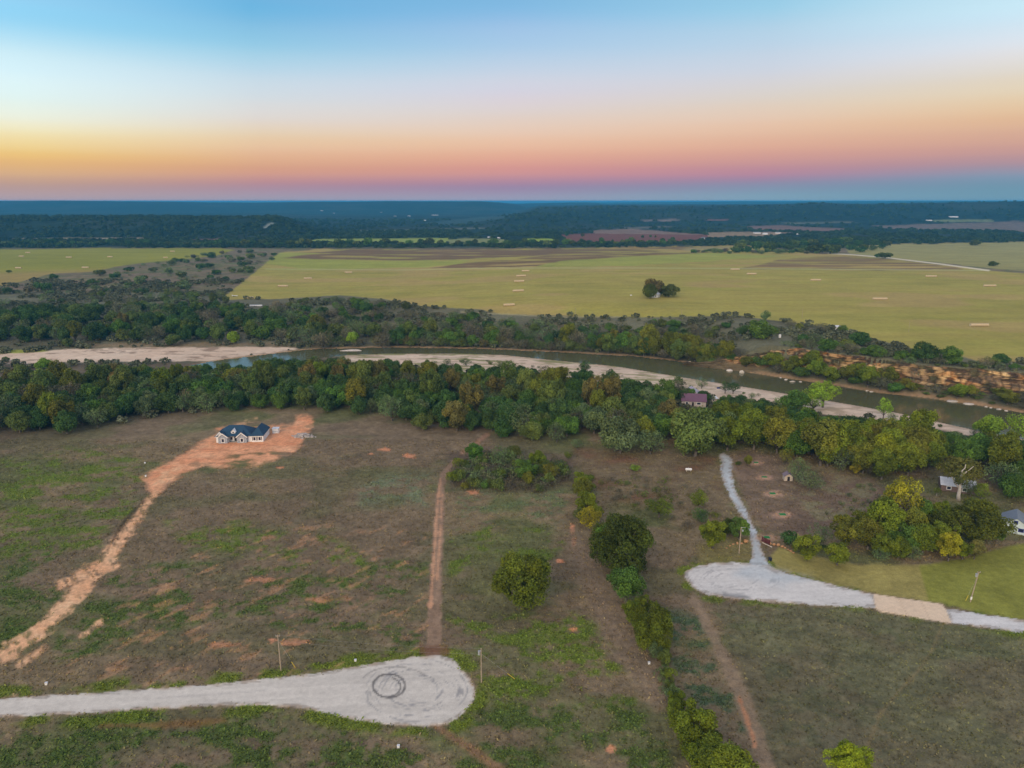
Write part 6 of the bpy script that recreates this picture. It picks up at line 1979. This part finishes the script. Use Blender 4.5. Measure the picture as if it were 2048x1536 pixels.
p = onto(512, 613)
t = thing("stock_trailer", p, 0.08, "long low white stock trailer in the far-bank scrub below the left hay rows", "trailer")
MB().box(-6, 6, -1.2, 1.2, 0.5, 1.5).build("body", M_trim, t)
MB().slab([(-6.1, -1.3, 1.56), (6.1, -1.3, 1.56), (6.1, 1.3, 1.64), (-6.1, 1.3, 1.64)], 0.06).build("roof", M_lroof, t)
for x in (-1.2, 0.4):
    MB().tube([(x, -1.28, .45), (x, -.9, .45)], [.45, .45], 12).build("wheel", M_black, t)
p = onto(1672, 658)
gable_house("shed", p, rad(-10), 5, 4, 2.0, 0.8, M_white, M_lroof, "tiny white shed at the hay field's edge left of the upright tree", "shed")
p = onto(1262, 590)
tag(rock_px("feed_trough", 1262, 591, 5, 0.4, M_trim, "tiny pale trough in the grass left of the farmhouse trees", "trough", 77), None)

# ---- tall white-trunked tree with a bare forked top
p = onto(1916.5, 1000)
sc0 = depth_at(p) / FPX
wt = thing("sycamore_tree", p, 0, "tall tree with thick white trunk and bare forked top beside the pale metal roof", "tree")


def tp(px, py, off=0.0):
    d = ray(px, py)
    k = (p[1] + off) / d[1]
    return (d[0] * k - p[0], off, CAMH + d[2] * k - p[2])


mb = MB()
mb.tube([tp(1916.5, 1002), tp(1917, 990), tp(1919.5, 978), tp(1921, 958), tp(1924, 949)], [0.75, 0.62, 0.52, 0.42, 0.36], 8)
mb.tube([tp(1924, 949), tp(1926, 947, -.5), tp(1923.5, 942), tp(1930, 936), tp(1931.5, 928)], [0.34, 0.28, 0.22, 0.16, 0.05], 6)
mb.tube([tp(1927, 948), tp(1934, 943, .6), tp(1941, 938), tp(1948, 932)], [0.28, 0.22, 0.15, 0.05], 6)
mb.tube([tp(1919.5, 978), tp(1909, 965, 1.5), tp(1900, 945, 3)], [0.3, 0.2, 0.08], 6)
mb.tube([tp(1920.5, 965), tp(1936, 955, 2.5), tp(1944, 945, 4)], [0.3, 0.2, 0.08], 6)
mb.build("trunk", M_pale_bark, wt, smooth=True)
cme, _, _, _ = crown_mesh("crown", 99, Rr=8.2, top=8.0, base=0.0, nl=24, nleaf=4200, leaf=0.62, lobe=0.3, flat=0.9, open_=0.3)
c_ = obj("crown", cme, None, wt, tp(1915, 957, 6.0))
c_.color = (0.115, 0.125, 0.026, 1)
cme2, _, _, _ = crown_mesh("crown", 98, Rr=3.0, top=4.2, base=0.0, nl=9, nleaf=900, leaf=0.5, lobe=0.4, open_=0.2)
c2 = obj("crown", cme2, None, wt, tp(1921, 972, -0.3))
c2.color = (0.11, 0.125, 0.03, 1)
p3 = onto(1873, 991)
tree_at(p3, 16 * depth_at(p3) / FPX, 'airy', 'golive', "small tree with short white trunk left of the tall white-trunked one", None, 1.0, True, M_pale_bark)

# ================================================================== haze
bpy.context.view_layer.update()
HZ_TOP = max(CAMH + 2.0, float(Z.max()) + 1.0)
me = MB().box(-48000, 48000, -400, 40000, -12, HZ_TOP).mesh("haze")
hm = bpy.data.materials.new("haze")
hm.use_nodes = True
hn = hm.node_tree.nodes
hn.remove(hn["Principled BSDF"])
pv = hn.new("ShaderNodeVolumePrincipled")
pv.inputs["Color"].default_value = (0.07, 0.50, 0.92, 1)
pv.inputs["Density"].default_value = 8.5e-5
pv.inputs["Anisotropy"].default_value = 0.0
hm.node_tree.links.new(pv.outputs[0], hn["Material Output"].inputs["Volume"])
hz = tag(obj("haze", me, hm), "thin blue dusk haze over the whole valley", "haze", None, 'stuff')
